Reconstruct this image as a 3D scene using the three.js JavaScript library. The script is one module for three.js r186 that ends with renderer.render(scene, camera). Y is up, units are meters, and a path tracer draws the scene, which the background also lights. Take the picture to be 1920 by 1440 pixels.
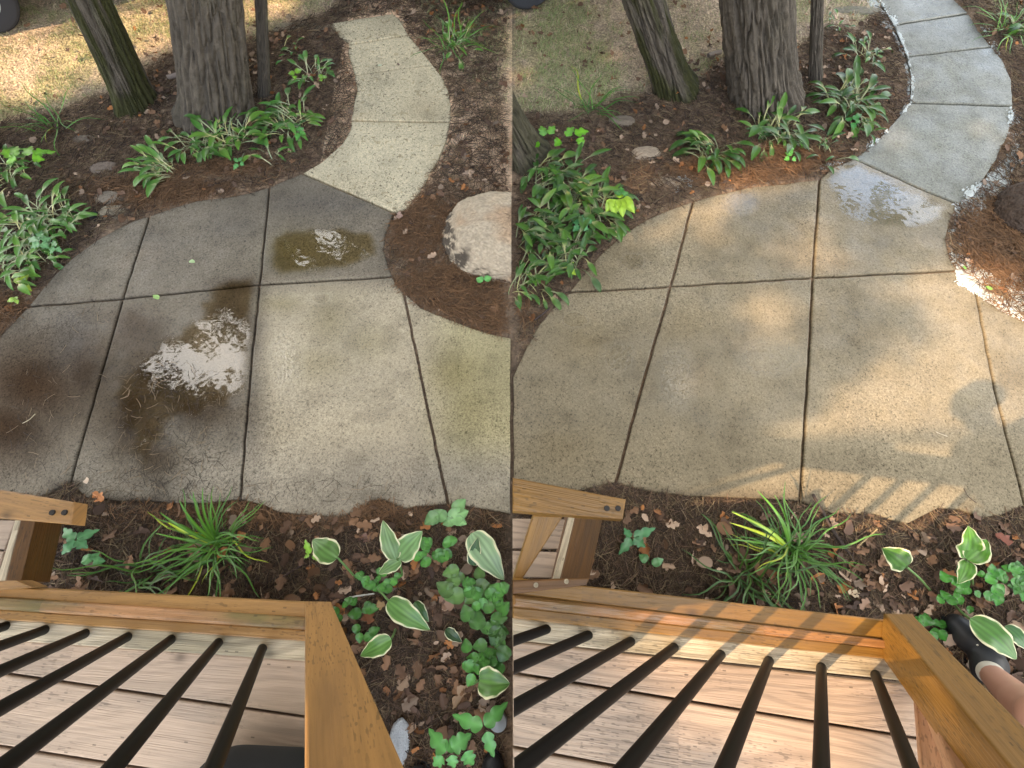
import * as THREE from 'three';
import { mergeGeometries } from 'three/addons/utils/BufferGeometryUtils.js';
import { MarchingCubes } from 'three/addons/objects/MarchingCubes.js';

// ---------------------------------------------------------------- camera, sky, sun, exposure
const FOCAL = 900, PITCH = 68 * Math.PI / 180, EYE = 2.0;       // the picture is 1920 x 1440 of these pixels
const SP = Math.sin(PITCH), CP = Math.cos(PITCH);
const scene = new THREE.Scene();
const camera = new THREE.PerspectiveCamera(2 * Math.atan(720 / FOCAL) * 180 / Math.PI, 4 / 3, 0.05, 800);
camera.position.set(0, EYE, 0);
camera.rotation.x = -PITCH;
const renderer = new THREE.WebGLRenderer({ antialias: true });
renderer.setSize(1024, 768);
renderer.toneMapping = THREE.LinearToneMapping;
renderer.toneMappingExposure = 2.0;
renderer.shadowMap.enabled = true;

const KX = 1.265, KZ = 0.55;                                     // a shadow runs KX right and KZ away per metre of height
const sun = new THREE.DirectionalLight(new THREE.Color(1, 0.72, 0.46), 4.3);
sun.position.set(-KX * 12, 12, KZ * 12);
sun.castShadow = true;
sun.shadow.mapSize.set(4096, 4096);
sun.shadow.radius = 1;
Object.assign(sun.shadow.camera, { left: -9, right: 9, top: 9, bottom: -9, near: 0.5, far: 40 });
sun.shadow.camera.updateProjectionMatrix();
scene.add(sun, sun.target);

// ---------------------------------------------------------------- numbers
function rng(seed) {
  let a = seed >>> 0;
  return () => { a = (a + 0x6D2B79F5) | 0; let t = Math.imul(a ^ (a >>> 15), 1 | a); t = (t + Math.imul(t ^ (t >>> 7), 61 | t)) ^ t; return ((t ^ (t >>> 14)) >>> 0) / 4294967296; };
}
const clamp = (x, a = 0, b = 1) => x < a ? a : x > b ? b : x;
const smooth = (a, b, x) => { const t = clamp((x - a) / (b - a)); return t * t * (3 - 2 * t); };
const lerp = (a, b, t) => a + (b - a) * t;
const PERM = (() => { const r = rng(77), p = new Float32Array(65536); for (let i = 0; i < 65536; i++) p[i] = r(); return p; })();
const hash2 = (i, j) => PERM[(Math.imul(i, 374761) + Math.imul(j, 668265) + ((i * j) & 1023) * 31) & 65535];
function vn(x, y) {
  const xi = Math.floor(x), yi = Math.floor(y), fx = x - xi, fy = y - yi;
  const u = fx * fx * (3 - 2 * fx), v = fy * fy * (3 - 2 * fy);
  const a = hash2(xi, yi), b = hash2(xi + 1, yi), c = hash2(xi, yi + 1), d = hash2(xi + 1, yi + 1);
  return a + (b - a) * u + (c - a) * v + (a - b - c + d) * u * v;
}
function fbm(x, y, n = 4) { let s = 0, a = 0.5, t = 0; for (let i = 0; i < n; i++) { s += a * vn(x, y); t += a; x = x * 2.03 + 17.1; y = y * 2.03 + 9.7; a *= 0.5; } return s / t; }
function vn3(x, y, z) { const k = Math.floor(z), f = z - k, w = f * f * (3 - 2 * f); return lerp(vn(x + k * 37.3, y + k * 11.9), vn(x + (k + 1) * 37.3, y + (k + 1) * 11.9), w); }
function fbm3(x, y, z, n = 4) { let s = 0, a = 0.5, t = 0; for (let i = 0; i < n; i++) { s += a * vn3(x, y, z); t += a; x = x * 2.03 + 7; y = y * 2.03 + 3; z = z * 2.03 + 5; a *= 0.5; } return s / t; }
const V = (x, y, z) => new THREE.Vector3(x, y, z);
// the point at height h on the line of sight through a pixel of the photograph, and back
function at(px, py, h = 0) {
  const u = (px - 960) / FOCAL, v = (720 - py) / FOCAL, t = (EYE - h) / (SP - v * CP);
  return V(u * t, h, -(CP + v * SP) * t);
}
function pix(x, y, z) {
  const dy = y - EYE, d = -dy * SP - z * CP;
  return [960 + FOCAL * x / d, 720 - FOCAL * (dy * CP - z * SP) / d, d];
}
function inPoly(x, y, P) {
  let c = false;
  for (let i = 0, j = P.length - 1; i < P.length; j = i++)
    if ((P[i][1] > y) !== (P[j][1] > y) && x < (P[j][0] - P[i][0]) * (y - P[i][1]) / (P[j][1] - P[i][1]) + P[i][0]) c = !c;
  return c;
}
const groundPoly = (P, h = 0) => P.map(([x, y]) => { const p = at(x, y, h); return [p.x, p.z]; });

// ---------------------------------------------------------------- naming
const taken = new Map();
function numbered(name) {
  const n = taken.get(name) ?? 0; taken.set(name, n + 1);
  return n ? name + '_' + String(n).padStart(3, '0') : name;
}
function tag(o, label, category, group, kind) {
  Object.assign(o.userData, { label, category });
  if (group) o.userData.group = group;
  if (kind) o.userData.kind = kind;
  return o;
}
function shade(o) { o.castShadow = true; o.receiveShadow = true; return o; }
function thing(name, label, category, pos = V(0, 0, 0), group, kind) {
  const o = new THREE.Group(); o.name = numbered(name); o.position.copy(pos); scene.add(o);
  return tag(o, label, category, group, kind);
}
function part(name, geo, mat, parent) { const m = shade(new THREE.Mesh(geo, mat)); m.name = name; parent.add(m); return m; }
function single(name, geo, mat, label, category, group, kind) {
  const m = shade(new THREE.Mesh(geo, mat)); m.name = numbered(name); scene.add(m); return tag(m, label, category, group, kind);
}
function scatter(name, geo, mat, list, label, category, parent, group) {   // list of [matrix, colour]
  const m = shade(new THREE.InstancedMesh(geo, mat, list.length));
  m.name = parent ? name : numbered(name);
  list.forEach(([mx, c], i) => { m.setMatrixAt(i, mx); if (c) m.setColorAt(i, c); });
  m.userData.kind = 'stuff';
  if (label) tag(m, label, category, group, 'stuff');
  (parent ?? scene).add(m);
  return m;
}
const RGB = (r, g, b) => new THREE.Color().setRGB(r, g, b);

// ---------------------------------------------------------------- the sky: broken white cloud on blue
{
  const w = 1024, h = 512, d = new Float32Array(w * h * 4), SKY = 1.7;
  for (let j = 0; j < h; j++) for (let i = 0; i < w; i++) {
    const el = ((j + 0.5) / h - 0.5) * Math.PI, az = ((i + 0.5) / w - 0.5) * 2 * Math.PI;
    const x = Math.cos(el) * Math.cos(az), y = Math.sin(el), z = Math.cos(el) * Math.sin(az);
    const k = Math.pow(clamp(1 - Math.max(y, 0)), 2.2);
    const f = fbm3(x * 2.3 + 181.2, y * 2.3 + 82.8, z * 2.3 + 127.6, 5), c = smooth(0.46, 0.62, f);
    const o = (j * w + i) * 4;
    const cl = 1.85 + 0.5 * (f - 0.5);
    d[o] = SKY * lerp(lerp(0.50, 1.0, k), cl, c); d[o + 1] = SKY * lerp(lerp(0.70, 0.96, k), cl * 0.965, c); d[o + 2] = SKY * lerp(lerp(1.04, 0.90, k), cl * 0.90, c); d[o + 3] = 1;
  }
  const t = new THREE.DataTexture(d, w, h, THREE.RGBAFormat, THREE.FloatType);
  t.mapping = THREE.EquirectangularReflectionMapping; t.magFilter = THREE.LinearFilter; t.minFilter = THREE.LinearFilter; t.needsUpdate = true;
  scene.background = t; scene.environment = t;
}

// ---------------------------------------------------------------- textures
function tex8(w, h, fn, srgb, repeat) {                        // fn(i, j, out) fills out[0..2] with 0..1 (linear values when srgb is set are encoded)
  const d = new Uint8Array(w * h * 4), o = [0, 0, 0, 1];
  for (let j = 0; j < h; j++) for (let i = 0; i < w; i++) {
    fn(i, j, o);
    const k = (j * w + i) * 4;
    for (let c = 0; c < 3; c++) { let v = clamp(o[c]); if (srgb) v = v <= 0.0031308 ? v * 12.92 : 1.055 * Math.pow(v, 1 / 2.4) - 0.055; d[k + c] = v * 255 + 0.5; }
    d[k + 3] = clamp(o[3]) * 255 + 0.5;
  }
  const t = new THREE.DataTexture(d, w, h, THREE.RGBAFormat, THREE.UnsignedByteType);
  if (srgb) t.colorSpace = THREE.SRGBColorSpace;
  t.magFilter = THREE.LinearFilter; t.minFilter = THREE.LinearMipmapLinearFilter; t.generateMipmaps = true;
  t.wrapS = t.wrapT = repeat ? THREE.RepeatWrapping : THREE.ClampToEdgeWrapping; t.needsUpdate = true;
  return t;
}
// ================================================================ GROUND
// outlines of the two walks, panel by panel, as they lie in the photograph
const PANELS_L = [
  [[50, 575], [75, 545], [100, 515], [140, 478], [180, 450], [225, 424], [255, 410], [280, 404], [230, 560]],
  [[280, 404], [325, 388], [370, 375], [430, 368], [470, 360], [505, 350], [487, 534], [230, 560]],
  [[505, 350], [540, 335], [565, 325], [650, 360], [740, 400], [725, 440], [721, 470], [728, 495], [738, 519], [487, 534]],
  [[50, 575], [230, 560], [130, 907], [70, 935], [-60, 935], [-60, 720], [0, 628]],
  [[230, 560], [487, 534], [470, 690], [450, 938], [400, 945], [330, 947], [280, 942], [230, 942], [160, 935], [130, 907]],
  [[487, 534], [738, 519], [745, 535], [757, 548], [800, 760], [840, 947], [800, 950], [760, 957], [715, 938], [695, 940], [680, 957], [640, 972], [580, 970], [520, 962], [490, 950], [450, 938], [470, 690]],
  [[757, 548], [790, 575], [830, 592], [880, 612], [925, 625], [959.3, 632], [959.3, 966], [900, 956], [840, 947], [800, 760]],
  [[565, 325], [600, 305], [640, 270], [655, 245], [657, 226], [846, 229], [838, 265], [818, 310], [790, 360], [765, 393], [740, 400], [650, 360]],
  [[657, 226], [662, 195], [668, 170], [663, 141], [812, 121], [830, 142], [842, 170], [847, 195], [846, 229]],
  [[663, 141], [655, 115], [651, 100], [652, 84], [768, 65], [795, 98], [812, 121]],
  [[652, 84], [634, 67], [625, 52], [620, 43], [680, 33], [738, 25], [750, 35], [768, 65]],
];
const PANELS_R = [
  [[1065, 548], [1095, 510], [1130, 470], [1170, 437], [1210, 411], [1255, 391], [1300, 376], [1258, 537]],
  [[1300, 376], [1350, 362], [1400, 351], [1480, 342], [1537, 335], [1524, 521], [1258, 537]],
  [[1537, 335], [1560, 313], [1600, 297], [1720, 352], [1797, 384], [1783, 415], [1775, 450], [1782, 485], [1797, 508], [1524, 521]],
  [[1065, 548], [1258, 537], [1205, 720], [1155, 907], [1060, 932], [960.7, 940], [960.7, 706], [985, 650], [1010, 607], [1040, 570]],
  [[1258, 537], [1524, 521], [1515, 700], [1500, 942], [1450, 938], [1400, 936], [1290, 932], [1230, 925], [1190, 918], [1155, 907], [1205, 720]],
  [[1524, 521], [1797, 508], [1812, 525], [1828, 540], [1865, 730], [1922, 950], [1880, 968], [1840, 975], [1800, 957], [1760, 955], [1730, 970], [1700, 985], [1640, 967], [1560, 965], [1530, 955], [1500, 942], [1515, 700]],
  [[1828, 540], [1850, 562], [1885, 585], [1960, 620], [2100, 650], [2100, 990], [1960, 975], [1922, 950], [1865, 730]],
  [[1600, 297], [1625, 278], [1655, 250], [1690, 212], [1705, 193], [1901, 199], [1893, 250], [1870, 300], [1835, 352], [1812, 378], [1797, 384], [1720, 352]],
  [[1705, 193], [1708, 170], [1707, 140], [1700, 107], [1860, 88], [1882, 115], [1897, 150], [1901, 199]],
  [[1700, 107], [1686, 72], [1675, 47], [1818, 25], [1838, 58], [1860, 88]],
  [[1675, 47], [1655, 15], [1645, 0], [1630, -40], [1770, -40], [1790, 0], [1818, 25]],
];
const TOP = 0.03;                                               // height of the concrete over the soil
const ALL_PANELS = [...PANELS_L, ...PANELS_R].map(P => groundPoly(P, TOP));
const BOXES = ALL_PANELS.map(P => [Math.min(...P.map(p => p[0])), Math.max(...P.map(p => p[0])), Math.min(...P.map(p => p[1])), Math.max(...P.map(p => p[1]))]);
function panelAt(x, z) {
  for (let k = 0; k < ALL_PANELS.length; k++) { const b = BOXES[k]; if (x >= b[0] && x <= b[1] && z >= b[2] && z <= b[3] && inPoly(x, z, ALL_PANELS[k])) return k; }
  return -1;
}
// regions of the soil
const LAWN = [
  [[-900, -330], [640, -330], [622, 25], [470, 72], [330, 112], [215, 185], [110, 228], [-900, 300]],
  [[962, -330], [1640, -330], [1642, 10], [1500, 72], [1390, 95], [1290, 160], [1180, 192], [1060, 215], [962, 235]],
].map(P => groundPoly(P));
const ROUGH = [[[742, -330], [958, -330], [958, 190], [870, 170], [800, 90]], [[1800, -330], [2500, -330], [2500, 120], [1905, 115], [1840, 40]]].map(P => groundPoly(P));
const GX0 = -4.4, GX1 = 4.4, GZ0 = -5.2, GZ1 = 1.6;
const RW = 220, RH = 170, region = new Float32Array(RW * RH * 3);   // lawn, rough grass, distance-free walk mask
for (let j = 0; j < RH; j++) for (let i = 0; i < RW; i++) {
  const x = lerp(GX0, GX1, i / (RW - 1)), z = lerp(GZ0, GZ1, j / (RH - 1));
  const wx = x + (x < 0 ? Math.min(0.24 * (fbm(x * 2.2, z * 2.2, 3) - 0.5), -x) : 0.24 * (fbm(x * 2.2, z * 2.2, 3) - 0.5)), wz = z + 0.3 * (fbm(x * 2.2 + 40, z * 2.2, 3) - 0.5);
  const o = (j * RW + i) * 3;
  region[o] = LAWN.some(P => inPoly(wx, wz, P)) ? 1 : 0;
  region[o + 1] = ROUGH.some(P => inPoly(wx, wz, P)) ? 1 : 0;
  region[o + 2] = panelAt(x, z) >= 0 ? 1 : 0;
}
for (let pass = 0; pass < 2; pass++) {                            // soften the borders
  const c = region.slice();
  for (let j = 1; j < RH - 1; j++) for (let i = 1; i < RW - 1; i++) for (let k = 0; k < 2; k++) {
    let s = 0; for (let a = -1; a <= 1; a++) for (let b = -1; b <= 1; b++) s += c[((j + a) * RW + i + b) * 3 + k];
    region[(j * RW + i) * 3 + k] = s / 9;
  }
}
function reg(x, z, k) {
  const fx = clamp((x - GX0) / (GX1 - GX0)) * (RW - 1), fz = clamp((z - GZ0) / (GZ1 - GZ0)) * (RH - 1);
  const i = Math.min(RW - 2, Math.floor(fx)), j = Math.min(RH - 2, Math.floor(fz)), u = fx - i, v = fz - j;
  const g = (a, b) => region[((j + b) * RW + i + a) * 3 + k];
  return lerp(lerp(g(0, 0), g(1, 0), u), lerp(g(0, 1), g(1, 1), u), v);
}
function groundHeight(x, z) {
  const walk = reg(x, z, 2), lawn = reg(x, z, 0);
  const h = 0.026 + (0.05 * (fbm(x * 3.1, z * 3.1, 3) - 0.5) + 0.022 * (fbm(x * 16 + 5, z * 16, 2) - 0.5)) * (1 - 0.5 * lawn);
  return lerp(Math.max(h, 0.008), 0.012, smooth(0.25, 0.8, walk));
}
{
  const nx = 440, nz = 340, pos = [], uv = [], idx = [];
  for (let j = 0; j <= nz; j++) for (let i = 0; i <= nx; i++) {
    const x = lerp(GX0, GX1, i / nx), z = lerp(GZ0, GZ1, j / nz), e = Math.min(i, j, nx - i, nz - j);
    pos.push(x, e < 3 ? -0.02 : groundHeight(x, z), z); uv.push(i / nx, j / nz);
  }
  for (let j = 0; j < nz; j++) for (let i = 0; i < nx; i++) { const a = j * (nx + 1) + i, b = a + 1, c = a + nx + 1, d = c + 1; idx.push(a, c, b, b, c, d); }
  const g = new THREE.BufferGeometry();
  g.setAttribute('position', new THREE.Float32BufferAttribute(pos, 3)); g.setAttribute('uv', new THREE.Float32BufferAttribute(uv, 2)); g.setIndex(idx); g.computeVertexNormals();
  const map = tex8(2048, 1536, (i, j, o) => {
    const x = lerp(GX0, GX1, i / 2047), z = lerp(GZ0, GZ1, j / 1535);
    const lawn = reg(x, z, 0), rough = reg(x, z, 1);
    const n = fbm(x * 2.6 + 3, z * 2.6, 4), s = vn(x * 90, z * 90), s2 = vn(x * 210 + 9, z * 210), p = vn(x * 26 + 4, z * 26 + 8);
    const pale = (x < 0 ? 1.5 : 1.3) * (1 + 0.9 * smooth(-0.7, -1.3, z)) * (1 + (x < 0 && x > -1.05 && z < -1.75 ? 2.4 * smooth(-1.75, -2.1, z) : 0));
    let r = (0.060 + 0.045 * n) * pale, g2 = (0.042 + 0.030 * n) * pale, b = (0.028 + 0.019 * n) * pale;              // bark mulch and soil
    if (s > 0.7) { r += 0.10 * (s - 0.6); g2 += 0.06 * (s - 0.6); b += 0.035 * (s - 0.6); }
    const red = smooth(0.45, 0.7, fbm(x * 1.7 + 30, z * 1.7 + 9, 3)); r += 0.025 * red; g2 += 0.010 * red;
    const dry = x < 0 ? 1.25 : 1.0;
    const k = clamp(lawn * 1.0 + rough * 0.8);
    if (k > 0) {                                                                           // thin dry turf
      const gr = smooth(0.36, 0.62, n + 0.3 * (p - 0.5)), st = s2;
      const tr = lerp(0.38, 0.32, gr) * dry, tg = lerp(0.29, 0.27, gr) * dry, tb = lerp(0.20, 0.15, gr) * dry;
      r = lerp(r, tr * (0.6 + 0.8 * st), k); g2 = lerp(g2, tg * (0.6 + 0.8 * st), k); b = lerp(b, tb * (0.6 + 0.8 * st), k);
    }
    const q = 0.65 + 0.7 * s2 * (0.6 + 0.8 * s);
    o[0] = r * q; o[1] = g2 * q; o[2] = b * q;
  }, true);
  const bump = tex8(2048, 1536, (i, j, o) => { const x = i * 0.0043, z = j * 0.0044; o[0] = o[1] = o[2] = 0.5 * vn(x * 100, z * 100) + 0.3 * vn(x * 230, z * 230) + 0.2 * hash2(i, j); }, false);
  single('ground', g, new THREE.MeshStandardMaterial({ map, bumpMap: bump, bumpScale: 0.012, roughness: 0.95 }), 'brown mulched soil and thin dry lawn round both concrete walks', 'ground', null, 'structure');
  const far = new THREE.CircleGeometry(500, 96); far.rotateX(-Math.PI / 2); far.translate(0, -0.05, 0);
  single('terrain', far, new THREE.MeshStandardMaterial({ color: RGB(0.17, 0.17, 0.075), roughness: 1 }), 'wide grassy land around the garden', 'terrain', null, 'structure');
}

// ---------------------------------------------------------------- concrete
function offsetPoly(P, d) {                                        // moves the sides of a polygon of [x, z] inwards
  let area = 0; const n = P.length;
  for (let i = 0; i < n; i++) { const a = P[i], b = P[(i + 1) % n]; area += a[0] * b[1] - b[0] * a[1]; }
  const s = area > 0 ? 1 : -1;
  return P.map((p, i) => {
    const a = P[(i + n - 1) % n], b = P[(i + 1) % n];
    let x1 = p[0] - a[0], y1 = p[1] - a[1], x2 = b[0] - p[0], y2 = b[1] - p[1];
    const l1 = Math.hypot(x1, y1) || 1, l2 = Math.hypot(x2, y2) || 1; x1 /= l1; y1 /= l1; x2 /= l2; y2 /= l2;
    let nx = -(y1 + y2) * s, ny = (x1 + x2) * s; const l = Math.hypot(nx, ny) || 1; nx /= l; ny /= l;
    const k = Math.max(0.4, -y1 * s * nx + x1 * s * ny);
    return [p[0] + nx * d / k, p[1] + ny * d / k];
  });
}
function refine(P, step, wob) {                                    // adds points along the sides, each a little off
  const out = [], n = P.length;
  for (let i = 0; i < n; i++) {
    const a = P[i], b = P[(i + 1) % n], l = Math.hypot(b[0] - a[0], b[1] - a[1]), m = Math.max(1, Math.round(l / step));
    for (let k = 0; k < m; k++) {
      const t = k / m, x = lerp(a[0], b[0], t), z = lerp(a[1], b[1], t);
      out.push([x + wob * (fbm(x * 30, z * 30, 2) - 0.5) * 2, z + wob * (fbm(x * 30 + 50, z * 30, 2) - 0.5) * 2]);
    }
  }
  return out;
}
function slabGeometry(P, top, bottom, edge, uvf) {                 // top face, rounded edge, sides
  let area = 0; for (let i = 0; i < P.length; i++) { const a = P[i], b = P[(i + 1) % P.length]; area += a[0] * b[1] - b[0] * a[1]; }
  if (area < 0) P = [...P].reverse();
  const rings = [[offsetPoly(P, edge), top], [offsetPoly(P, edge * 0.3), top - edge * 0.3], [P, top - edge], [P, bottom]];
  const pos = [], uv = [], idx = [], n = P.length;
  for (const [R, y] of rings) for (const [x, z] of R) { pos.push(x, y, z); const q = uvf(x, z); uv.push(q[0], q[1]); }
  const tri = THREE.ShapeUtils.triangulateShape(rings[0][0].map(p => new THREE.Vector2(p[0], p[1])), []);
  for (const [a, b, c] of tri) idx.push(a, c, b);
  for (let r = 0; r < 3; r++) for (let i = 0; i < n; i++) { const a = r * n + i, b = r * n + (i + 1) % n, c = a + n, d = b + n; idx.push(a, b, c, b, d, c); }
  let g = new THREE.BufferGeometry();
  g.setAttribute('position', new THREE.Float32BufferAttribute(pos, 3)); g.setAttribute('uv', new THREE.Float32BufferAttribute(uv, 2)); g.setIndex(idx);
  g = g.toNonIndexed(); g.computeVertexNormals();
  return g;
}
function blobAt(list, px, py) {                                    // list of [x, y, rx, ry, strength]; 0..1
  let s = 0;
  for (const [x, y, rx, ry, k] of list) { const a = (px - x) / rx, b = (py - y) / ry, q = a * a + b * b; if (q < 4) s = Math.max(s, k * Math.exp(-q * 1.3)); }
  return s;
}
function makeWalk(panels, base, x0, x1, z0, z1, tone, wet, label, group) {
  const N = 2048, M = 512, which = new Int8Array(M * M);
  for (let j = 0; j < M; j++) for (let i = 0; i < M; i++) { const k = panelAt(lerp(x0, x1, (i + 0.5) / M), lerp(z0, z1, (j + 0.5) / M)); which[j * M + i] = k < 0 ? -1 : k - base; }
  const grid = 256, wetMap = new Float32Array(grid * grid), toneMap = new Float32Array(grid * grid * 3), T = [0, 0, 0];
  for (let j = 0; j < grid; j++) for (let i = 0; i < grid; i++) {
    const x = lerp(x0, x1, (i + 0.5) / grid), z = lerp(z0, z1, (j + 0.5) / grid), [px, py] = pix(x, TOP, z);
    tone(px, py, T, x, z); toneMap.set(T, (j * grid + i) * 3); wetMap[j * grid + i] = wet(px, py, x, z);
  }
  const bil = (A, st, k, u, v) => { const fx = clamp(u * grid - 0.5, 0, grid - 1.001), fy = clamp(v * grid - 0.5, 0, grid - 1.001), i = Math.floor(fx), j = Math.floor(fy), a = fx - i, b = fy - j; const g = (p, q) => A[((j + q) * grid + i + p) * st + k]; return lerp(lerp(g(0, 0), g(1, 0), a), lerp(g(0, 1), g(1, 1), a), b); };
  const map = tex8(N, N, (i, j, o) => {
    const u = (i + 0.5) / N, v = (j + 0.5) / N, x = lerp(x0, x1, u), z = lerp(z0, z1, v);
    const w = bil(wetMap, 1, 0, u, v), k = which[(j >> 2) * M + (i >> 2)];
    const m = fbm(x * 5, z * 5, 3), f = vn(x * 170, z * 170), g = hash2(i, j), f2 = vn(x * 300, z * 300);
    const gr = 0.55 + 0.9 * fbm(x * 3.3 + 21, z * 3.3, 2); let q = (0.80 + 0.4 * m) * (1 + gr * (0.38 * f + 0.42 * f2 - 0.40));
    if (g > 0.90) q *= 0.72; else if (g < 0.06) q *= 1.22;
    if (f2 < 0.2 && f < 0.45) q *= 0.62;
    const blot = smooth(0.55, 0.75, fbm(x * 11 + 70, z * 11, 3)); q *= 1 - 0.14 * blot;
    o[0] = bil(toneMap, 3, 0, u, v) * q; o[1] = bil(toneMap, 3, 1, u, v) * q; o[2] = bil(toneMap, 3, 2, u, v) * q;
    if (k >= 7 && base === 0) { const d = vn(x * 60 + 3, z * 60); if (d > 0.86) { o[0] *= 0.8; o[1] *= 0.77; o[2] *= 0.72; } }
  }, true);
  const rough = tex8(1024, 1024, (i, j, o) => {
    const u = (i + 0.5) / 1024, v = (j + 0.5) / 1024, x = lerp(x0, x1, u), z = lerp(z0, z1, v);
    const w = clamp(bil(wetMap, 1, 0, u, v) + 0.3 * (fbm(x * 14, z * 14, 3) - 0.5));
    o[0] = o[1] = o[2] = lerp(0.85, 0.08, w) + 0.05 * hash2(i, j); o[3] = 0.04 + 0.96 * smooth(0.32, 0.95, w);
  }, false);
  const bump = tex8(N, N, (i, j, o) => {
    const u = (i + 0.5) / N, v = (j + 0.5) / N, x = lerp(x0, x1, u), z = lerp(z0, z1, v);
    const broom = vn(x * 5, z * 42 + 2.2 * vn(x * 4, z * 4)) * (0.5 + smooth(0.45, 0.65, fbm(x * 2.4 + 8, z * 2.4, 2)));
    o[0] = o[1] = o[2] = 0.30 * vn(x * 120, z * 120) + 0.22 * vn(x * 300, z * 300) + 0.28 * broom + 0.2 * fbm(x * 30, z * 30, 2);
  }, false);
  const mat = new THREE.MeshPhysicalMaterial({ map, roughnessMap: rough, roughness: 1, bumpMap: bump, bumpScale: 0.0022, ior: 1.75, specularIntensityMap: rough });
  const o = thing('walkway', label, 'walkway', V(0, 0, 0), null, 'structure');
  panels.forEach((P, k) => {
    const G = offsetPoly(refine(groundPoly(P, TOP), 0.05, 0.0034), 0.006);
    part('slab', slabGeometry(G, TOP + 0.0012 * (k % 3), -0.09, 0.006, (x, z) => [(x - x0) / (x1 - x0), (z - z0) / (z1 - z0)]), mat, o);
  });
  return o;
}
makeWalk(PANELS_L, 0, -2.95, 0.02, -3.55, 0.05,
  (px, py, o) => {
    const path = px > 560 && py < 400 && (py - 325) < (px - 565) * 0.43 ? 1 : 0;
    if (path) { o[0] = 0.62; o[1] = 0.535; o[2] = 0.365; const s = blobAt([[790, 205, 50, 30, 0.5], [650, 180, 22, 40, 0.4], [640, 350, 80, 30, 0.25], [820, 300, 20, 60, 0.3]], px, py); o[0] *= 1 - 0.4 * s; o[1] *= 1 - 0.45 * s; o[2] *= 1 - 0.5 * s; return; }
    let r = 0.20, g = 0.168, b = 0.125;                                                   // wet and grimy
    const mix = (k, R, G, B) => { r = lerp(r, R, k); g = lerp(g, G, k); b = lerp(b, B, k); };
    mix(smooth(470, 520, px) * smooth(505, 560, py), 0.40, 0.335, 0.235);
    mix(smooth(760, 880, px) * smooth(560, 620, py), 0.33, 0.285, 0.165);
    mix(0.85 * smooth(800, 900, py) * smooth(40, 180, px + 0.3 * (py - 800)), 0.30, 0.262, 0.205);
    mix(blobAt([[60, 720, 170, 120, 1], [10, 800, 130, 100, 1], [150, 690, 80, 110, 0.9], [250, 620, 70, 60, 0.8]], px, py), 0.050, 0.028, 0.014);
    mix(blobAt([[250, 790, 70, 100, 1], [300, 700, 120, 80, 0.95], [370, 770, 110, 55, 0.9], [290, 860, 60, 60, 0.85], [430, 600, 60, 60, 0.8], [440, 535, 60, 22, 0.7]], px, py), 0.055, 0.036, 0.02);
    mix(blobAt([[560, 470, 70, 40, 0.6], [620, 600, 50, 60, 0.45], [600, 680, 70, 40, 0.4], [690, 640, 60, 40, 0.4], [530, 570, 50, 20, 0.5], [850, 700, 60, 50, 0.7], [880, 760, 50, 60, 0.5]], px, py), 0.20, 0.165, 0.075);
    mix(blobAt([[600, 380, 130, 30, 0.6], [430, 420, 80, 40, 0.4], [300, 460, 60, 50, 0.3], [130, 640, 40, 60, 0.5], [140, 600, 60, 30, 0.5]], px, py), 0.135, 0.118, 0.10);
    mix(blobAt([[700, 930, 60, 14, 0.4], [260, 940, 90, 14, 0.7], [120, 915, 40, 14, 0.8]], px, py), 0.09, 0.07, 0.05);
    o[0] = r; o[1] = g; o[2] = b;
  },
  (px, py) => {
    if (px > 560 && py < 400 && (py - 325) < (px - 565) * 0.43) return 0.12;
    let w = 0.50;
    w = Math.max(w, blobAt([[400, 650, 110, 130, 1], [560, 470, 130, 60, 0.9], [680, 640, 130, 110, 0.78], [540, 680, 60, 120, 1.0], [700, 730, 130, 70, 0.95], [600, 560, 40, 25, 1.0], [520, 930, 120, 30, 0.7], [300, 800, 90, 90, 0.85], [780, 560, 60, 30, 0.8]], px, py));
    w -= 0.25 * smooth(780, 860, px) * smooth(640, 700, py);
    w -= 0.2 * smooth(820, 900, py);
    w -= 0.4 * blobAt([[60, 730, 150, 130, 1]], px, py);
    return clamp(w);
  },
  'grimy wet concrete walk of sawn slabs with a dry pale curved path, left garden', null);
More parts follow.
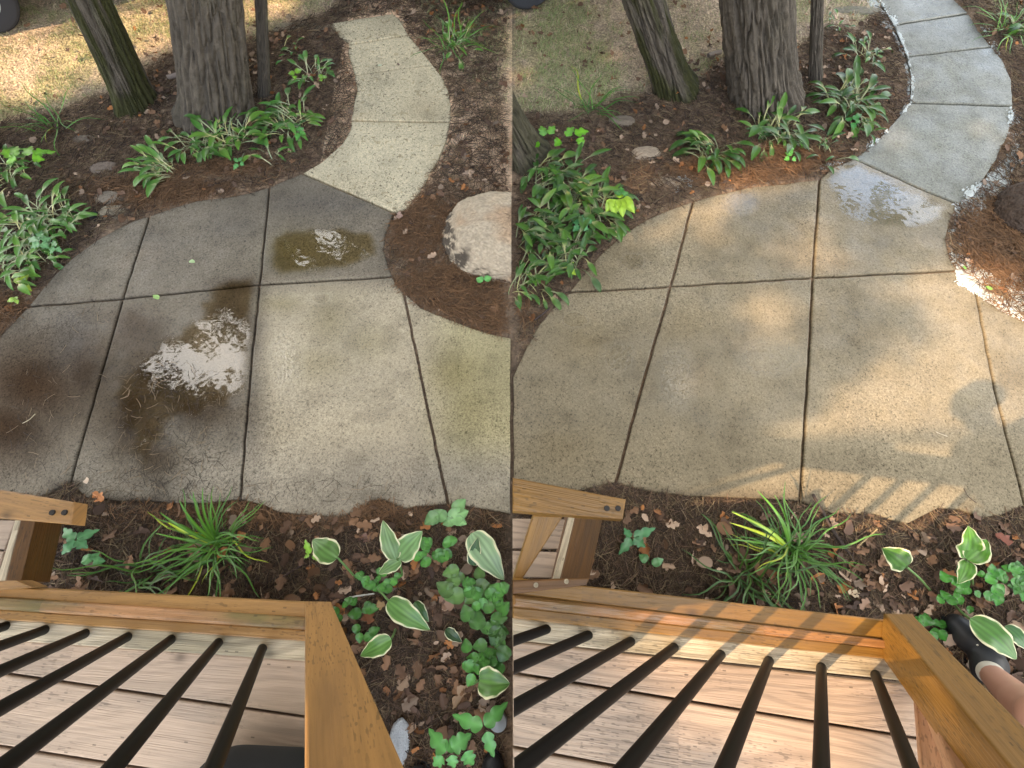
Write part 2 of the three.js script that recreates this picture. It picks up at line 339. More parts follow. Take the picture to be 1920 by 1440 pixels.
makeWalk(PANELS_R, 11, -0.02, 3.05, -3.75, 0.12,
  (px, py, o, x, z) => {
    const path = px > 1590 && py < 384 && (py - 297) < (px - 1600) * 0.44 ? 1 : 0;
    let r = 0.228, g = 0.188, b = 0.124;
    if (path) { r = 0.20; g = 0.20; b = 0.165; }
    const s = blobAt([[1110, 520, 60, 40, 0.5], [1100, 640, 70, 60, 0.5], [1180, 480, 50, 40, 0.5], [1290, 600, 70, 40, 0.4], [1060, 830, 60, 60, 0.35], [1350, 470, 90, 50, 0.35]], px, py);
    r = lerp(r, 0.19, s); g = lerp(g, 0.145, s); b = lerp(b, 0.078, s);
    { const [gx, , gz] = [x, 0, z], k = (0.80 + 0.4 * fbm(gx * 3 + 5, gz * 2.2, 3)) * (0.93 + 0.14 * fbm(gx * 2, gz * 16, 2)); r *= k; g *= k; b *= k; }
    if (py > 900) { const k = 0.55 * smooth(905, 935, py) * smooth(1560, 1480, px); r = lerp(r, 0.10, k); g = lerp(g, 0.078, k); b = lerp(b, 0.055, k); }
    o[0] = r; o[1] = g; o[2] = b;
  },
  (px, py) => {
    if (px > 1590 && py < 384 && (py - 297) < (px - 1600) * 0.44) return 0.55 + blobAt([[1760, 40, 60, 30, 0.28], [1740, 10, 60, 20, 0.28], [1850, 110, 40, 40, 0.2]], px, py);
    let w = 0.5;
    w = Math.max(w, blobAt([[1660, 355, 130, 65, 1.0], [1600, 320, 60, 30, 1.0], [1600, 470, 120, 60, 0.6], [1440, 670, 110, 60, 1.0], [1270, 710, 60, 110, 1.0], [1390, 380, 60, 40, 1.0], [1185, 490, 50, 30, 1.0], [1160, 670, 60, 50, 1.0], [1080, 600, 45, 28, 1.0], [1560, 640, 60, 40, 0.7]], px, py));
    w -= 0.2 * smooth(780, 860, py);
    return clamp(w);
  },
  'clean scrubbed concrete walk of sawn slabs curving away, right garden', null);

// ---------------------------------------------------------------- standing water
const ripple = tex8(1024, 1024, (i, j, o) => { const x = i / 1024 * 24, y = j / 1024 * 24; o[0] = o[1] = o[2] = 0.7 * fbm(x * 1.2, y * 1.6, 2) + 0.3 * smooth(0.5, 0.75, fbm(x * 0.4 + 9, y * 0.4, 2)) * vn(x * 3, y * 5); }, false, true);
function puddle(P, tint, bump, label, ior = 1.62) {
  const Q = refine(groundPoly(P, TOP + 0.006), 0.02, 0.012), cell = 0.008, xs = Q.map(p => p[0]), zs = Q.map(p => p[1]);
  const x0 = Math.min(...xs) - cell, z0 = Math.min(...zs) - cell, nx = Math.ceil((Math.max(...xs) + cell - x0) / cell), nz = Math.ceil((Math.max(...zs) + cell - z0) / cell);
  const film = [], pos = [], col = [], uv = [], idx = [];
  for (let j = 0; j <= nz; j++) for (let i = 0; i <= nx; i++) {        // the film thins out towards its ragged shore
    const x = x0 + i * cell, z = z0 + j * cell; let d = 1e9;
    if (!inPoly(x, z, Q) || panelAt(x, z) < 0) d = 0; else for (let k = 0; k < Q.length; k++) { const a = Q[k], b = Q[(k + 1) % Q.length], ux = b[0] - a[0], uz = b[1] - a[1], t = clamp(((x - a[0]) * ux + (z - a[1]) * uz) / (ux * ux + uz * uz + 1e-12)); d = Math.min(d, Math.hypot(x - a[0] - ux * t, z - a[1] - uz * t)); }
    const f = d > 0 ? smooth(0.0, 0.05, d + 0.03 * (fbm(x * 22, z * 22, 3) - 0.62)) : 0;
    film.push(f); pos.push(x, TOP + 0.006, z); col.push(1, 1, 1, f); uv.push(x * 0.9, z * 0.9);
  }
  for (let j = 0; j < nz; j++) for (let i = 0; i < nx; i++) { const a = j * (nx + 1) + i, b = a + 1, c = a + nx + 1, d = c + 1; if (film[a] + film[b] + film[c] + film[d] > 0) idx.push(a, c, b, b, c, d); }
  const g = new THREE.BufferGeometry();
  g.setAttribute('position', new THREE.Float32BufferAttribute(pos, 3)); g.setAttribute('color', new THREE.Float32BufferAttribute(col, 4)); g.setAttribute('uv', new THREE.Float32BufferAttribute(uv, 2)); g.setIndex(idx); g.computeVertexNormals();
  single('puddle', g, new THREE.MeshPhysicalMaterial({ color: tint, transmission: 1, thickness: 0, vertexColors: true, transparent: true, roughness: 0.03, ior, bumpMap: ripple, bumpScale: bump }), label, 'puddle', null, 'structure');
}
puddle([[505, 442], [535, 430], [580, 424], [640, 423], [700, 428], [713, 450], [708, 480], [665, 503], [600, 513], [525, 520], [500, 500]], RGB(0.80, 0.74, 0.58), 0.0005, 'shallow puddle on the slab below the dry curved path');
puddle([[408, 526], [440, 518], [482, 512], [483, 545], [477, 600], [476, 640], [466, 700], [462, 735], [440, 752], [425, 772], [392, 770], [372, 792], [340, 782], [318, 800], [312, 832], [292, 846], [280, 880], [262, 892], [258, 862], [240, 852], [238, 822], [216, 806], [222, 782], [200, 750], [215, 724], [212, 700], [244, 694], [262, 668], [290, 652], [300, 632], [334, 622], [352, 596], [372, 592], [360, 566], [385, 556], [382, 538]], RGB(0.80, 0.72, 0.60), 0.0004, 'large muddy puddle across the left grimy slabs');
puddle([[735, 522], [752, 530], [770, 548], [800, 556], [790, 566], [762, 556], [742, 545]], RGB(0.5, 0.4, 0.25), 0.004, 'small muddy puddle at the mulch corner under the pale boulder');
puddle([[1545, 332], [1575, 312], [1605, 302], [1700, 350], [1778, 388], [1772, 415], [1720, 432], [1650, 428], [1600, 420], [1565, 395]], RGB(0.9, 0.9, 0.88), 0.0006, 'thin clear film of water below the clean curved path', 1.65);
puddle([[1815, 545], [1850, 548], [1905, 575], [1990, 610], [1985, 628], [1900, 598], [1850, 572]], RGB(0.6, 0.45, 0.28), 0.002, 'brown puddle along the foamy edge of the clean walk');
0 && puddle([[1265, 655], [1290, 670], [1293, 720], [1283, 770], [1255, 790], [1225, 785], [1245, 740], [1262, 700]], RGB(0.9, 0.86, 0.78), 0.0016, 'narrow film of water beside the joint of the clean walk');
// ================================================================ TREES
const bark = tex8(512, 1024, (i, j, o) => {
  const a = i / 512 * Math.PI * 2, c = Math.cos(a) * 3, s = Math.sin(a) * 3, y = j / 1024 * 10;
  const r = 1 - Math.abs(2 * fbm3(c * 2.6, s * 2.6, y * 0.7, 3) - 1), f = vn(i * 0.22, j * 0.05), g = hash2(i, j);
  const q = (0.62 + 0.5 * r * r) * (0.66 + 0.5 * f + 0.2 * g);
  o[0] = 0.098 * q; o[1] = 0.080 * q; o[2] = 0.060 * q;
}, true, true);
const barkBump = tex8(256, 512, (i, j, o) => { o[0] = o[1] = o[2] = 0.5 * (1 - Math.abs(2 * vn(i * 0.30, j * 0.07) - 1)) + 0.3 * vn(i * 0.6, j * 0.3) + 0.2 * hash2(i, j); }, false, true);
const barkMat = new THREE.MeshStandardMaterial({ map: bark, bumpMap: barkBump, bumpScale: 0.012, roughness: 0.95, vertexColors: true });
// direction from a foot at pixel a, upright as far as the line through pixel b allows
function leanDir(a, b) {
  const e = V(0, EYE, 0), n = at(a[0], a[1]).sub(e).cross(at(b[0], b[1]).sub(e)).normalize(), up = V(0, 1, 0);
  return up.addScaledVector(n, -up.dot(n)).normalize();
}
function trunkGeometry(foot, dir, r0, len, seed, o = {}) {         // r0: radius above the flare
  const na = o.around ?? 200, fine = o.fine ?? 280, coarse = 26, pos = [], uv = [], col = [], idx = [];
  const side = V(1, 0, 0).addScaledVector(dir, -dir.x).normalize(), fwd = new THREE.Vector3().crossVectors(side, dir);
  const rows = []; for (let j = 0; j <= fine; j++) rows.push(-0.06 + 1.7 * j / fine); for (let j = 1; j <= coarse; j++) rows.push(1.64 + (len - 1.64) * j / coarse);
  const cells = o.cells ?? 15;
  rows.forEach((y, j) => {
    const flare = 1 + (o.flare ?? 0.3) * Math.exp(-Math.max(0, y) / 0.10) , taper = 1 - 0.55 * Math.max(0, y) / len;
    for (let i = 0; i <= na; i++) {
      const a = (i % na) / na * Math.PI * 2, c = Math.cos(a), s = Math.sin(a);
      const k = cells / 6.283, wob = 0.5 * fbm3(c * 2 + seed, s * 2, y * 2.2, 2);
      const n1 = fbm3(c * k * 2.3 + seed * 3 + wob * 0.6, s * k * 2.3 + wob * 0.6, y * 4.5 + 0.2 * Math.sin(a * 7 + y * 9), 2);
      const ridge = 1 - 2.4 * Math.exp(-Math.abs(2 * n1 - 1) * 9) * (0.55 + 0.9 * vn3(c * k * 1.2, s * k * 1.2, y * 11 + seed)), cross = vn3(c * k * 2 + 7, s * k * 2, y * 16 + seed);
      const depth = (o.bark ?? 0.012) * (clamp(ridge, -0.6, 1) + 0.6 * (cross - 0.5) + 0.25 * (vn(i * 0.9, y * 60) - 0.5));
      const lobes = 1 + 0.05 * Math.sin(a * 3 + seed) + (o.root ?? 0.16) * Math.exp(-Math.max(0, y) / 0.12) * Math.max(0, Math.sin(a * 4 + seed * 2));
      const R = r0 * flare * taper * lobes + depth - (o.bark ?? 0.012) * 0.4;
      const p = foot.clone().addScaledVector(dir, y).addScaledVector(side, R * c).addScaledVector(fwd, R * s);
      if (o.minX !== undefined) p.x = Math.max(p.x, o.minX + (p.x < o.minX ? 0.0004 * (p.x - o.minX) : 0));
      pos.push(p.x, p.y, p.z); uv.push(i / na, y / 1.8);
      const moss = (o.moss ?? 0) * smooth(0.42, 0.62, fbm3(c * 2 + 5, s * 2 + seed, y * 3, 3) + 0.42 * Math.exp(-Math.max(0, y) / 0.16) - 0.06);
      const lich = (o.lichen ?? 0.3) * smooth(0.55, 0.75, fbm3(c * 3 + 9, s * 3, y * 4 + seed, 3));
      col.push(lerp(lerp(1, 0.95, lich), 0.38, moss), lerp(lerp(1, 1.12, lich), 0.48, moss), lerp(lerp(1, 0.85, lich), 0.12, moss));
    }
  });
  for (let j = 0; j < rows.length - 1; j++) for (let i = 0; i < na; i++) { const a = j * (na + 1) + i, b = a + 1, c = a + na + 1, d = c + 1; idx.push(a, c, b, b, c, d); }
  const g = new THREE.BufferGeometry();
  g.setAttribute('position', new THREE.Float32BufferAttribute(pos, 3)); g.setAttribute('uv', new THREE.Float32BufferAttribute(uv, 2)); g.setAttribute('color', new THREE.Float32BufferAttribute(col, 3));
  g.setIndex(idx); g.computeVertexNormals();
  return g;
}
// the openings of the high canopy: where the sun reaches the garden
const LIT = [];
const litPoly = (P, h = 0.03, room = 0.16) => { const q = groundPoly(P, h).map(([x, z]) => [x + KX * h, z - KZ * h]); q.room = room; LIT.push(q); };
const litSpot = (px, py, rx, ry, tilt = 0, h = 0.03) => { const P = []; for (let k = 0; k < 14; k++) { const a = k / 14 * 6.283, r = 0.8 + 0.4 * hash2(px + k, py); const ex = rx * r * Math.cos(a), ey = ry * r * Math.sin(a); P.push([px + ex * Math.cos(tilt) - ey * Math.sin(tilt), py + ex * Math.sin(tilt) + ey * Math.cos(tilt)]); } litPoly(P, h, 0.10); };
litPoly([[1475, 852], [1600, 850], [1745, 860], [1810, 880], [1780, 925], [1720, 1000], [1640, 1010], [1540, 1000], [1470, 1010], [1400, 985], [1440, 900]]);
litPoly([[1570, 745], [1640, 755], [1690, 725], [1690, 690], [1745, 640], [1790, 570], [1850, 560], [1905, 640], [2000, 660], [2100, 720], [2100, 830], [1900, 830], [1700, 825], [1585, 810]]);
litPoly([[1270, 920], [1330, 868], [1385, 845], [1400, 862], [1335, 925], [1290, 940]], 0.03, 0.03);
litPoly([[1190, 434], [1235, 396], [1300, 370], [1300, 400], [1285, 440]], 0.03, 0.05); litPoly([[1310, 372], [1400, 342], [1500, 325], [1536, 322], [1534, 340], [1420, 366], [1330, 396]], 0.03, 0.05);
litPoly([[1300, 345], [1330, 310], [1400, 300], [1440, 312], [1400, 338]], 0.03, 0.06);
litPoly([[1195, 285], [1235, 275], [1250, 300], [1230, 345], [1190, 350]], 0.03, 0.05);
litSpot(1475, 572, 36, 30); litSpot(1390, 612, 62, 20, -0.55); litSpot(1410, 645, 24, 14); litSpot(1345, 412, 34, 20, -0.5);
litSpot(1525, 397, 32, 14, -0.3); litSpot(1495, 462, 42, 22, -0.3); litSpot(1575, 475, 42, 14, 0.3); litSpot(1745, 545, 62, 24, 0.3);
litSpot(1800, 585, 40, 26); litSpot(1465, 485, 18, 22); litSpot(1590, 580, 40, 14); litSpot(1770, 490, 30, 16, -0.5); litSpot(1340, 720, 26, 10, -0.6);
litSpot(1740, 140, 26, 10); litSpot(1730, 172, 36, 8); litSpot(1860, 245, 22, 34); litSpot(1790, 118, 30, 7); litSpot(1690, 270, 30, 12);
litSpot(1870, 515, 46, 26); litSpot(1910, 560, 40, 30); litSpot(1610, 80, 26, 12); litSpot(1645, 225, 22, 12); litSpot(1490, 280, 50, 14);
litSpot(985, 135, 60, 9, -0.3); litSpot(1000, 12, 50, 8, -0.3); litSpot(1150, 90, 24, 6); litSpot(1440, 90, 14, 40); litSpot(1410, 1005, 40, 40); litSpot(1130, 370, 26, 22); litSpot(1010, 60, 30, 7); litSpot(1330, 90, 24, 8);
litPoly([[980, 1172], [1120, 1188], [1330, 1215], [1430, 1228], [1400, 1240], [1210, 1232], [980, 1206]], 0.46, 0.10);
litPoly([[1480, 1330], [1560, 1290], [1640, 1310], [1700, 1360], [1690, 1480], [1500, 1480], [1440, 1400]], 0.43, 0.18);
litPoly([[1150, 1290], [1330, 1310], [1330, 1400], [1180, 1380]], 0.43, 0.02);
litPoly([[1780, 1310], [1830, 1330], [1960, 1480], [1700, 1500]], 0.8);
LIT.forEach(P => P.box = [Math.min(...P.map(p => p[0])), Math.max(...P.map(p => p[0])), Math.min(...P.map(p => p[1])), Math.max(...P.map(p => p[1]))]);
function sunReaches(p) {                                          // does the shadow of a leaf at p fall into an opening?
  const x = p.x + KX * p.y, z = p.z - KZ * p.y;
  return LIT.some(P => x > P.box[0] && x < P.box[1] && z > P.box[2] && z < P.box[3] && inPoly(x, z, P));
}
function sunNear(p, more) {                                          // the same, with a margin for the size of a spray
  const x = p.x + KX * p.y, z = p.z - KZ * p.y;
  return LIT.some(P => { const m = P.room + more; return x > P.box[0] - m && x < P.box[1] + m && z > P.box[2] - m && z < P.box[3] + m && (inPoly(x, z, P) || inPoly(x + m, z, P) || inPoly(x - m, z, P) || inPoly(x, z + m, P) || inPoly(x, z - m, P)); });
}
const leafMat = new THREE.MeshStandardMaterial({ color: RGB(0.085, 0.125, 0.03), roughness: 0.8, side: THREE.DoubleSide });
function sprayGeometry(seed, reach, n, size) {                     // a spray of pointed leaves
  const r = rng(seed), pos = [];
  for (let k = 0; k < n; k++) {
    const c = V(r() * 2 - 1, (r() * 2 - 1) * 0.5, r() * 2 - 1).multiplyScalar(reach * 0.75), d = V(r() * 2 - 1, r() * 0.9 - 0.6, r() * 2 - 1).normalize(), w = V(r() * 2 - 1, r() - 0.5, r() * 2 - 1).cross(d).normalize();
    const L = size * (0.7 + 0.6 * r()), a = c.clone(), t = c.clone().addScaledVector(d, L), m = c.clone().addScaledVector(d, L * 0.45), b1 = m.clone().addScaledVector(w, L * 0.32), b2 = m.clone().addScaledVector(w, -L * 0.32);
    for (const q of [a, b1, t, a, t, b2]) pos.push(q.x, q.y, q.z);
  }
  const g = new THREE.BufferGeometry(); g.setAttribute('position', new THREE.Float32BufferAttribute(pos, 3)); g.computeVertexNormals();
  return g;
}
const sprays = [sprayGeometry(5, 0.2, 15, 0.17), sprayGeometry(6, 0.22, 17, 0.16)], fineSprays = [sprayGeometry(7, 0.11, 11, 0.105), sprayGeometry(8, 0.12, 12, 0.10)];
// gaps between the crowns through which the puddles see the sky
const SKYWARD = [[690, 440], [665, 455], [640, 430], [700, 465], [690, 425], [650, 475], [610, 428], [455, 690], [440, 640], [425, 615], [330, 690], [1640, 350], [1600, 330], [1690, 370], [1740, 400], [1270, 700], [1285, 740], [1260, 780], [1150, 660], [1180, 690], [1195, 490], [1400, 380], [1440, 680], [1450, 650], [1420, 690], [1470, 640], [1760, 30], [1700, 20], [1780, 120], [1800, 110], [540, 640], [600, 560], [680, 690], [700, 740], [1080, 600]].map(([x, y]) => { const p = at(x, y, TOP), d = p.clone().sub(V(0, EYE, 0)).normalize(); d.y = -d.y; return [p, d]; });
const skyGap = (p, m) => SKYWARD.some(([o, d], i) => { const t = (p.x - o.x) * d.x + (p.y - o.y) * d.y + (p.z - o.z) * d.z; return (p.x - o.x - d.x * t) ** 2 + (p.y - o.y - d.y * t) ** 2 + (p.z - o.z - d.z * t) ** 2  < m * m * (i < 7 ? 3.0 : 1); });
function limb(points, r0, r1) {
  const c = new THREE.CatmullRomCurve3(points), g = new THREE.TubeGeometry(c, 14, 1, 7, false), p = g.attributes.position, n = 8;
  for (let i = 0; i <= 14; i++) { const m = c.getPointAt(i / 14), r = lerp(r0, r1, i / 14); for (let k = 0; k < n; k++) { const q = i * n + k, v = V(p.getX(q), p.getY(q), p.getZ(q)).sub(m).multiplyScalar(r).add(m); p.setXYZ(q, v.x, v.y, v.z); } }
  g.setAttribute('color', new THREE.Float32BufferAttribute(new Float32Array(p.count * 3).fill(1), 3)); g.computeVertexNormals();
  return g;
}
function spin(r, p, s) { return new THREE.Matrix4().compose(p, new THREE.Quaternion().setFromEuler(new THREE.Euler((r() - 0.5) * 1.2, r() * 6.283, (r() - 0.5) * 1.2)), V(s, s, s)); }
const crownGap = (p) => fbm3(p.x * 0.55 + 20, p.y * 0.55, p.z * 0.55, 3);
function addCrown(t, foot, dir, len, R, H, n, seed, gap = 0.5) {    // limbs and a loose crown with openings
  const r = rng(seed), list = [], top = foot.clone().addScaledVector(dir, len), lg = [];
  for (let k = 0; k < 7; k++) {
    const a = k / 7 * 6.283 + r(), b = foot.clone().addScaledVector(dir, len * (0.62 + 0.3 * k / 7)), e = V(top.x + Math.cos(a) * R * 0.75, b.y + 1 + r() * H * 0.4, top.z + Math.sin(a) * R * 0.75);
    lg.push(limb([b, b.clone().lerp(e, 0.45).add(V(0, 0.35, 0)), e], 0.055, 0.012));
  }
  part('limbs', mergeGeometries(lg), barkMat, t);
  for (let k = 0; k < n * 6 && list.length < n; k++) {
    const a = r() * 6.283, q = Math.sqrt(r()), y = r() * 2 - 1;
    const p = V(top.x + Math.cos(a) * R * q, top.y + y * H * 0.5 * Math.sqrt(1 - q * q * 0.8), top.z + Math.sin(a) * R * q);
    if (p.y < 2.7 || crownGap(p) > gap || sunNear(p, 0.14) || (skyGap(p, 0.22 + 0.05 * p.y) && r() < 0.86)) continue;
    { const lx = p.x + KX * p.y, lz = p.z - KZ * p.y; if (lx < -0.1 && lz < -1.6 && r() < 0.85 * reg(lx, lz, 0)) continue; }
    list.push([spin(r, p, 0.8 + 0.7 * r()), RGB(0.7 + 0.6 * r(), 0.8 + 0.5 * r(), 0.6 + 0.5 * r())]);
  }
  scatter('crown', sprays[seed & 1], leafMat, list, null, null, t);
}
function tree(label, name, foot, topPx, r0, len, o) {
  const f = at(foot[0], foot[1], 0.02), d = o.dir ?? leanDir(foot, topPx);
  const t = thing(name, label, 'tree');
  part('trunk', trunkGeometry(f, d, r0, len, o.seed, o), barkMat, t);
  if (o.crown) addCrown(t, f, d, len, ...o.crown);
  return t;
}
tree('leaning tree with moss on its flared foot at the lawn edge, left garden', 'leaning_tree', [257, 196], [166, 0], 0.094, 5.2, { seed: 3, moss: 0.95, lichen: 0.4, flare: 0.30, root: 0.1, bark: 0.010, cells: 20, crown: [2.2, 2.6, 800, 301, 0.47] });
tree('thick grey oak trunk behind the hosta clumps, left garden', 'oak_tree', [408, 214], [383, 0], 0.163, 5.6, { seed: 8, flare: 0.2, root: 0.12, bark: 0.014, cells: 24, around: 240, lichen: 0.15, crown: [2.5, 2.8, 900, 302, 0.47] });
tree('slender tree stem no thicker than an arm right of the oak, left garden', 'slender_tree', [497, 180], [490, 0], 0.028, 4.2, { seed: 12, flare: 0.3, root: 0.1, bark: 0.005, cells: 10, around: 72, fine: 200, lichen: 0.6, crown: [1.3, 1.8, 300, 303, 0.5] });
tree('dark trunk foot cut by the left picture edge above the green plants, left garden', 'shaded_tree', [-42, 300], [-110, 190], 0.085, 5.0, { seed: 21, flare: 0.4, bark: 0.012, moss: 0.5, crown: [2.0, 2.6, 600, 304, 0.5] });
tree('leaning tree with a mossy base beside the lit lawn, right garden', 'leaning_tree', [1268, 172], [1208, 0], 0.092, 5.2, { seed: 5, moss: 0.95, lichen: 0.4, flare: 0.32, root: 0.1, bark: 0.011, cells: 20, crown: [2.2, 2.6, 700, 305, 0.46] });
tree('thick oak trunk with rugged bark behind the hosta clumps, right garden', 'oak_tree', [1430, 188], [1418, 0], 0.166, 5.6, { seed: 9, flare: 0.2, root: 0.12, bark: 0.017, cells: 24, around: 240, lichen: 0.1, crown: [2.5, 2.8, 800, 306, 0.46] });
tree('slender tree stem between the oak and the curved path, right garden', 'slender_tree', [1528, 148], [1532, 0], 0.030, 4.2, { seed: 14, flare: 0.3, root: 0.1, bark: 0.005, cells: 10, around: 72, fine: 200, lichen: 0.6, crown: [1.3, 1.8, 260, 307, 0.48] });
tree('dark slanting trunk at the seam above the green plants, right garden', 'shaded_tree', [976, 292], [908, 165], 0.105, 5.0, { seed: 23, flare: 0.35, bark: 0.012, moss: 0.5, minX: 0.004, crown: [1.8, 2.4, 450, 308, 0.48] });

// trees outside the picture, whose crowns shade the garden and stand in the puddles
const shadeSpots = [[-11.5, 5.5], [-7.5, 2.2], [-14, 0.5], [-9.5, -3.0], [-5.5, -1.0], [-6.5, 6.5]];
{
  const lists = shadeSpots.map(() => []), r = rng(91), step = 0.104;
  for (let gx = -6.4; gx < 5.4; gx += step) for (let gz = -7.6; gz < 2.6; gz += step) for (let k = 0; k < 2; k++) {
    const y = 5.4 + 3.2 * r(), x = gx + (r() - 0.5) * 0.2, z = gz + (r() - 0.5) * 0.2, p = V(x - KX * y, y, z + KZ * y);
    if (sunNear(p, 0.0) || (skyGap(p, 0.22 + 0.05 * p.y) && r() < 0.93)) continue;
    const loose = x < -0.05 && z < -1.5 ? (z < -5 ? 1 : reg(x, z, 0)) : 0;      // the lawn beyond has a looser roof
    if (r() < 0.985 * loose) continue;
    if (x > 0.1 && fbm(x * 2.1 + 60, z * 2.1, 2) > 0.70 && r() < 0.25) continue;
    let b = 0, bd = 1e9; shadeSpots.forEach(([sx, sz], i) => { const d = (sx - p.x) ** 2 + (sz - p.z) ** 2; if (d < bd) { bd = d; b = i; } });
    lists[b].push([spin(r, p, 0.85 + 0.4 * r()), RGB(0.7 + 0.6 * r(), 0.8 + 0.5 * r(), 0.6 + 0.5 * r())]);
  }
  shadeSpots.forEach(([x, z], i) => {
    const t = thing('shade_tree', ['tall shade tree far behind the left deck', 'tall shade tree close behind the left deck', 'tall shade tree farthest out on the left', 'tall shade tree beyond the left lawn', 'tall shade tree at the left edge of the garden', 'tall shade tree nearest the house side'][i], 'tree');
    const f = V(x, 0, z), d = V(0.04 * (i - 2), 1, 0.03).normalize(), lg = [], rr = rng(400 + i);
    part('trunk', trunkGeometry(f, d, 0.2, 7, 30 + i, { around: 48, fine: 60, bark: 0.012 }), barkMat, t);
    for (let k = 0; k < 9; k++) { const s = lists[i][Math.floor(rr() * lists[i].length)]; if (!s) continue; const e = new THREE.Vector3().setFromMatrixPosition(s[0]), b = f.clone().addScaledVector(d, 4.2 + 2 * rr()); if (sunReaches(b.clone().lerp(e, 0.5))) continue; lg.push(limb([b, b.clone().lerp(e, 0.5).add(V(0, 0.4, 0)), e], 0.07, 0.012)); }
    if (lg.length) part('limbs', mergeGeometries(lg), barkMat, t);
    scatter('crown', fineSprays[i & 1], leafMat, lists[i], null, null, t);
  });
}
[[-4.6, -7.5, 'tall tree across the lawn on the far left'], [-1.6, -8.2, 'tall tree across the lawn behind the left path'], [1.9, -7.9, 'tall tree across the lawn behind the right oak'], [5.2, -6.4, 'tall tree beyond the curved path on the far right'], [6.4, -1.8, 'tall tree out to the right of the boulder'], [-7.5, -6.2, 'tall tree across the lawn beyond the parked vehicle'], [6.2, 3.5, 'tall tree to the right of the right deck']].forEach(([x, z, label], i) => {
  const f = V(x, 0, z), d = V(0.03 * Math.sin(i * 2), 1, 0.02).normalize(), t = thing('woodland_tree', label, 'tree');
  part('trunk', trunkGeometry(f, d, 0.19, 7.5, 50 + i, { around: 48, fine: 60 }), barkMat, t);
  addCrown(t, f, d, 7.0, 3.1, 6.5, 900, 500 + i, 0.49);
});
// ================================================================ LEAVES AND PLANTS
const leafy = (o = {}) => new THREE.MeshPhysicalMaterial({ vertexColors: true, side: THREE.DoubleSide, roughness: 0.42, ior: 1.45, ...o });
const GREENS = [leafy(), leafy({ color: RGB(0.85, 0.92, 0.9) }), leafy({ color: RGB(1.2, 1.12, 0.9) }), leafy({ color: RGB(0.7, 0.82, 0.8) })];
// a leaf along a line of centres: widths and colours are functions of t (0..1) and of c (-1..1 across)
function ribbon(path, width, colour, o = {}) {
  const n = path.length - 1, cs = o.across ?? [-1, -0.5, 0, 0.5, 1], pos = [], col = [], idx = [], m = cs.length;
  for (let i = 0; i <= n; i++) {
    const t = i / n, p = path[i], d = (path[Math.min(n, i + 1)].clone()).sub(path[Math.max(0, i - 1)]).normalize();
    const up0 = o.up ?? V(0, 1, 0), s = new THREE.Vector3().crossVectors(d, up0); if (s.lengthSq() < 1e-4) s.set(1, 0, 0); s.normalize();
    const up = new THREE.Vector3().crossVectors(s, d).normalize(), w = width(t);
    for (const c of cs) {
      const f = (o.fold ?? 0.25) * w * Math.abs(c) + (o.wave ?? 0) * w * Math.sin(t * 14 + (c > 0 ? 1.5 : 0)) * c * c + (o.veins ?? 0) * Math.cos(c * 16) * w;
      const q = p.clone().addScaledVector(s, c * w).addScaledVector(up, f);
      pos.push(q.x, q.y, q.z); const k = colour(t, c); col.push(k[0], k[1], k[2]);
    }
  }
  for (let i = 0; i < n; i++) for (let k = 0; k < m - 1; k++) { const a = i * m + k, b = a + 1, c = a + m, d = c + 1; idx.push(a, b, c, b, d, c); }
  const g = new THREE.BufferGeometry(); g.setAttribute('position', new THREE.Float32BufferAttribute(pos, 3)); g.setAttribute('color', new THREE.Float32BufferAttribute(col, 3)); g.setIndex(idx); g.computeVertexNormals();
  return g;
}
const GREEN = [0.090, 0.205, 0.036], STALK = [0.60, 0.58, 0.34];
function stalkLeaf(seed, len, bladeFrom, wide, th0, th1) {          // rises from the origin and bends over along +z
  const r = rng(seed), n = 16, path = [V(0, 0, 0)]; let y = 0, z = 0;
  for (let i = 1; i <= n; i++) { const t = i / n, th = lerp(th0, th1, Math.pow(t, 1.7)); y += Math.cos(th) * len / n; z += Math.sin(th) * len / n; path.push(V(0.02 * len * Math.sin(t * 5 + seed), y, z)); }
  const k = 0.75 + 0.5 * r();
  return ribbon(path, t => t < bladeFrom ? 0.0031 : 0.0022 + wide * Math.pow(Math.max(0, Math.sin(Math.PI * Math.pow((t - bladeFrom) / (1 - bladeFrom), 0.8))), 0.85),
    (t, c) => { const b = smooth(bladeFrom - 0.05, bladeFrom + 0.12, t); const v = 1 + 0.2 * (1 - Math.abs(c)) * (c === 0 ? 1 : 0); return [0, 1, 2].map(i => lerp(STALK[i], GREEN[i] * k * v, b)); }, { fold: 0.32, wave: 0.06 });
}
const STALKS = [...Array(8)].map((_, i) => stalkLeaf(i + 1, 0.25, 0.58, 0.0115 + 0.003 * (i % 3), 0.1 + 0.14 * (i % 3), 1.2 + 0.34 * (i % 4)));
const DARKS = [leafy({ color: RGB(0.52, 0.56, 0.5) }), leafy({ color: RGB(0.44, 0.5, 0.42) }), leafy({ color: RGB(0.75, 0.75, 0.55) }), leafy({ color: RGB(0.36, 0.42, 0.36) })];
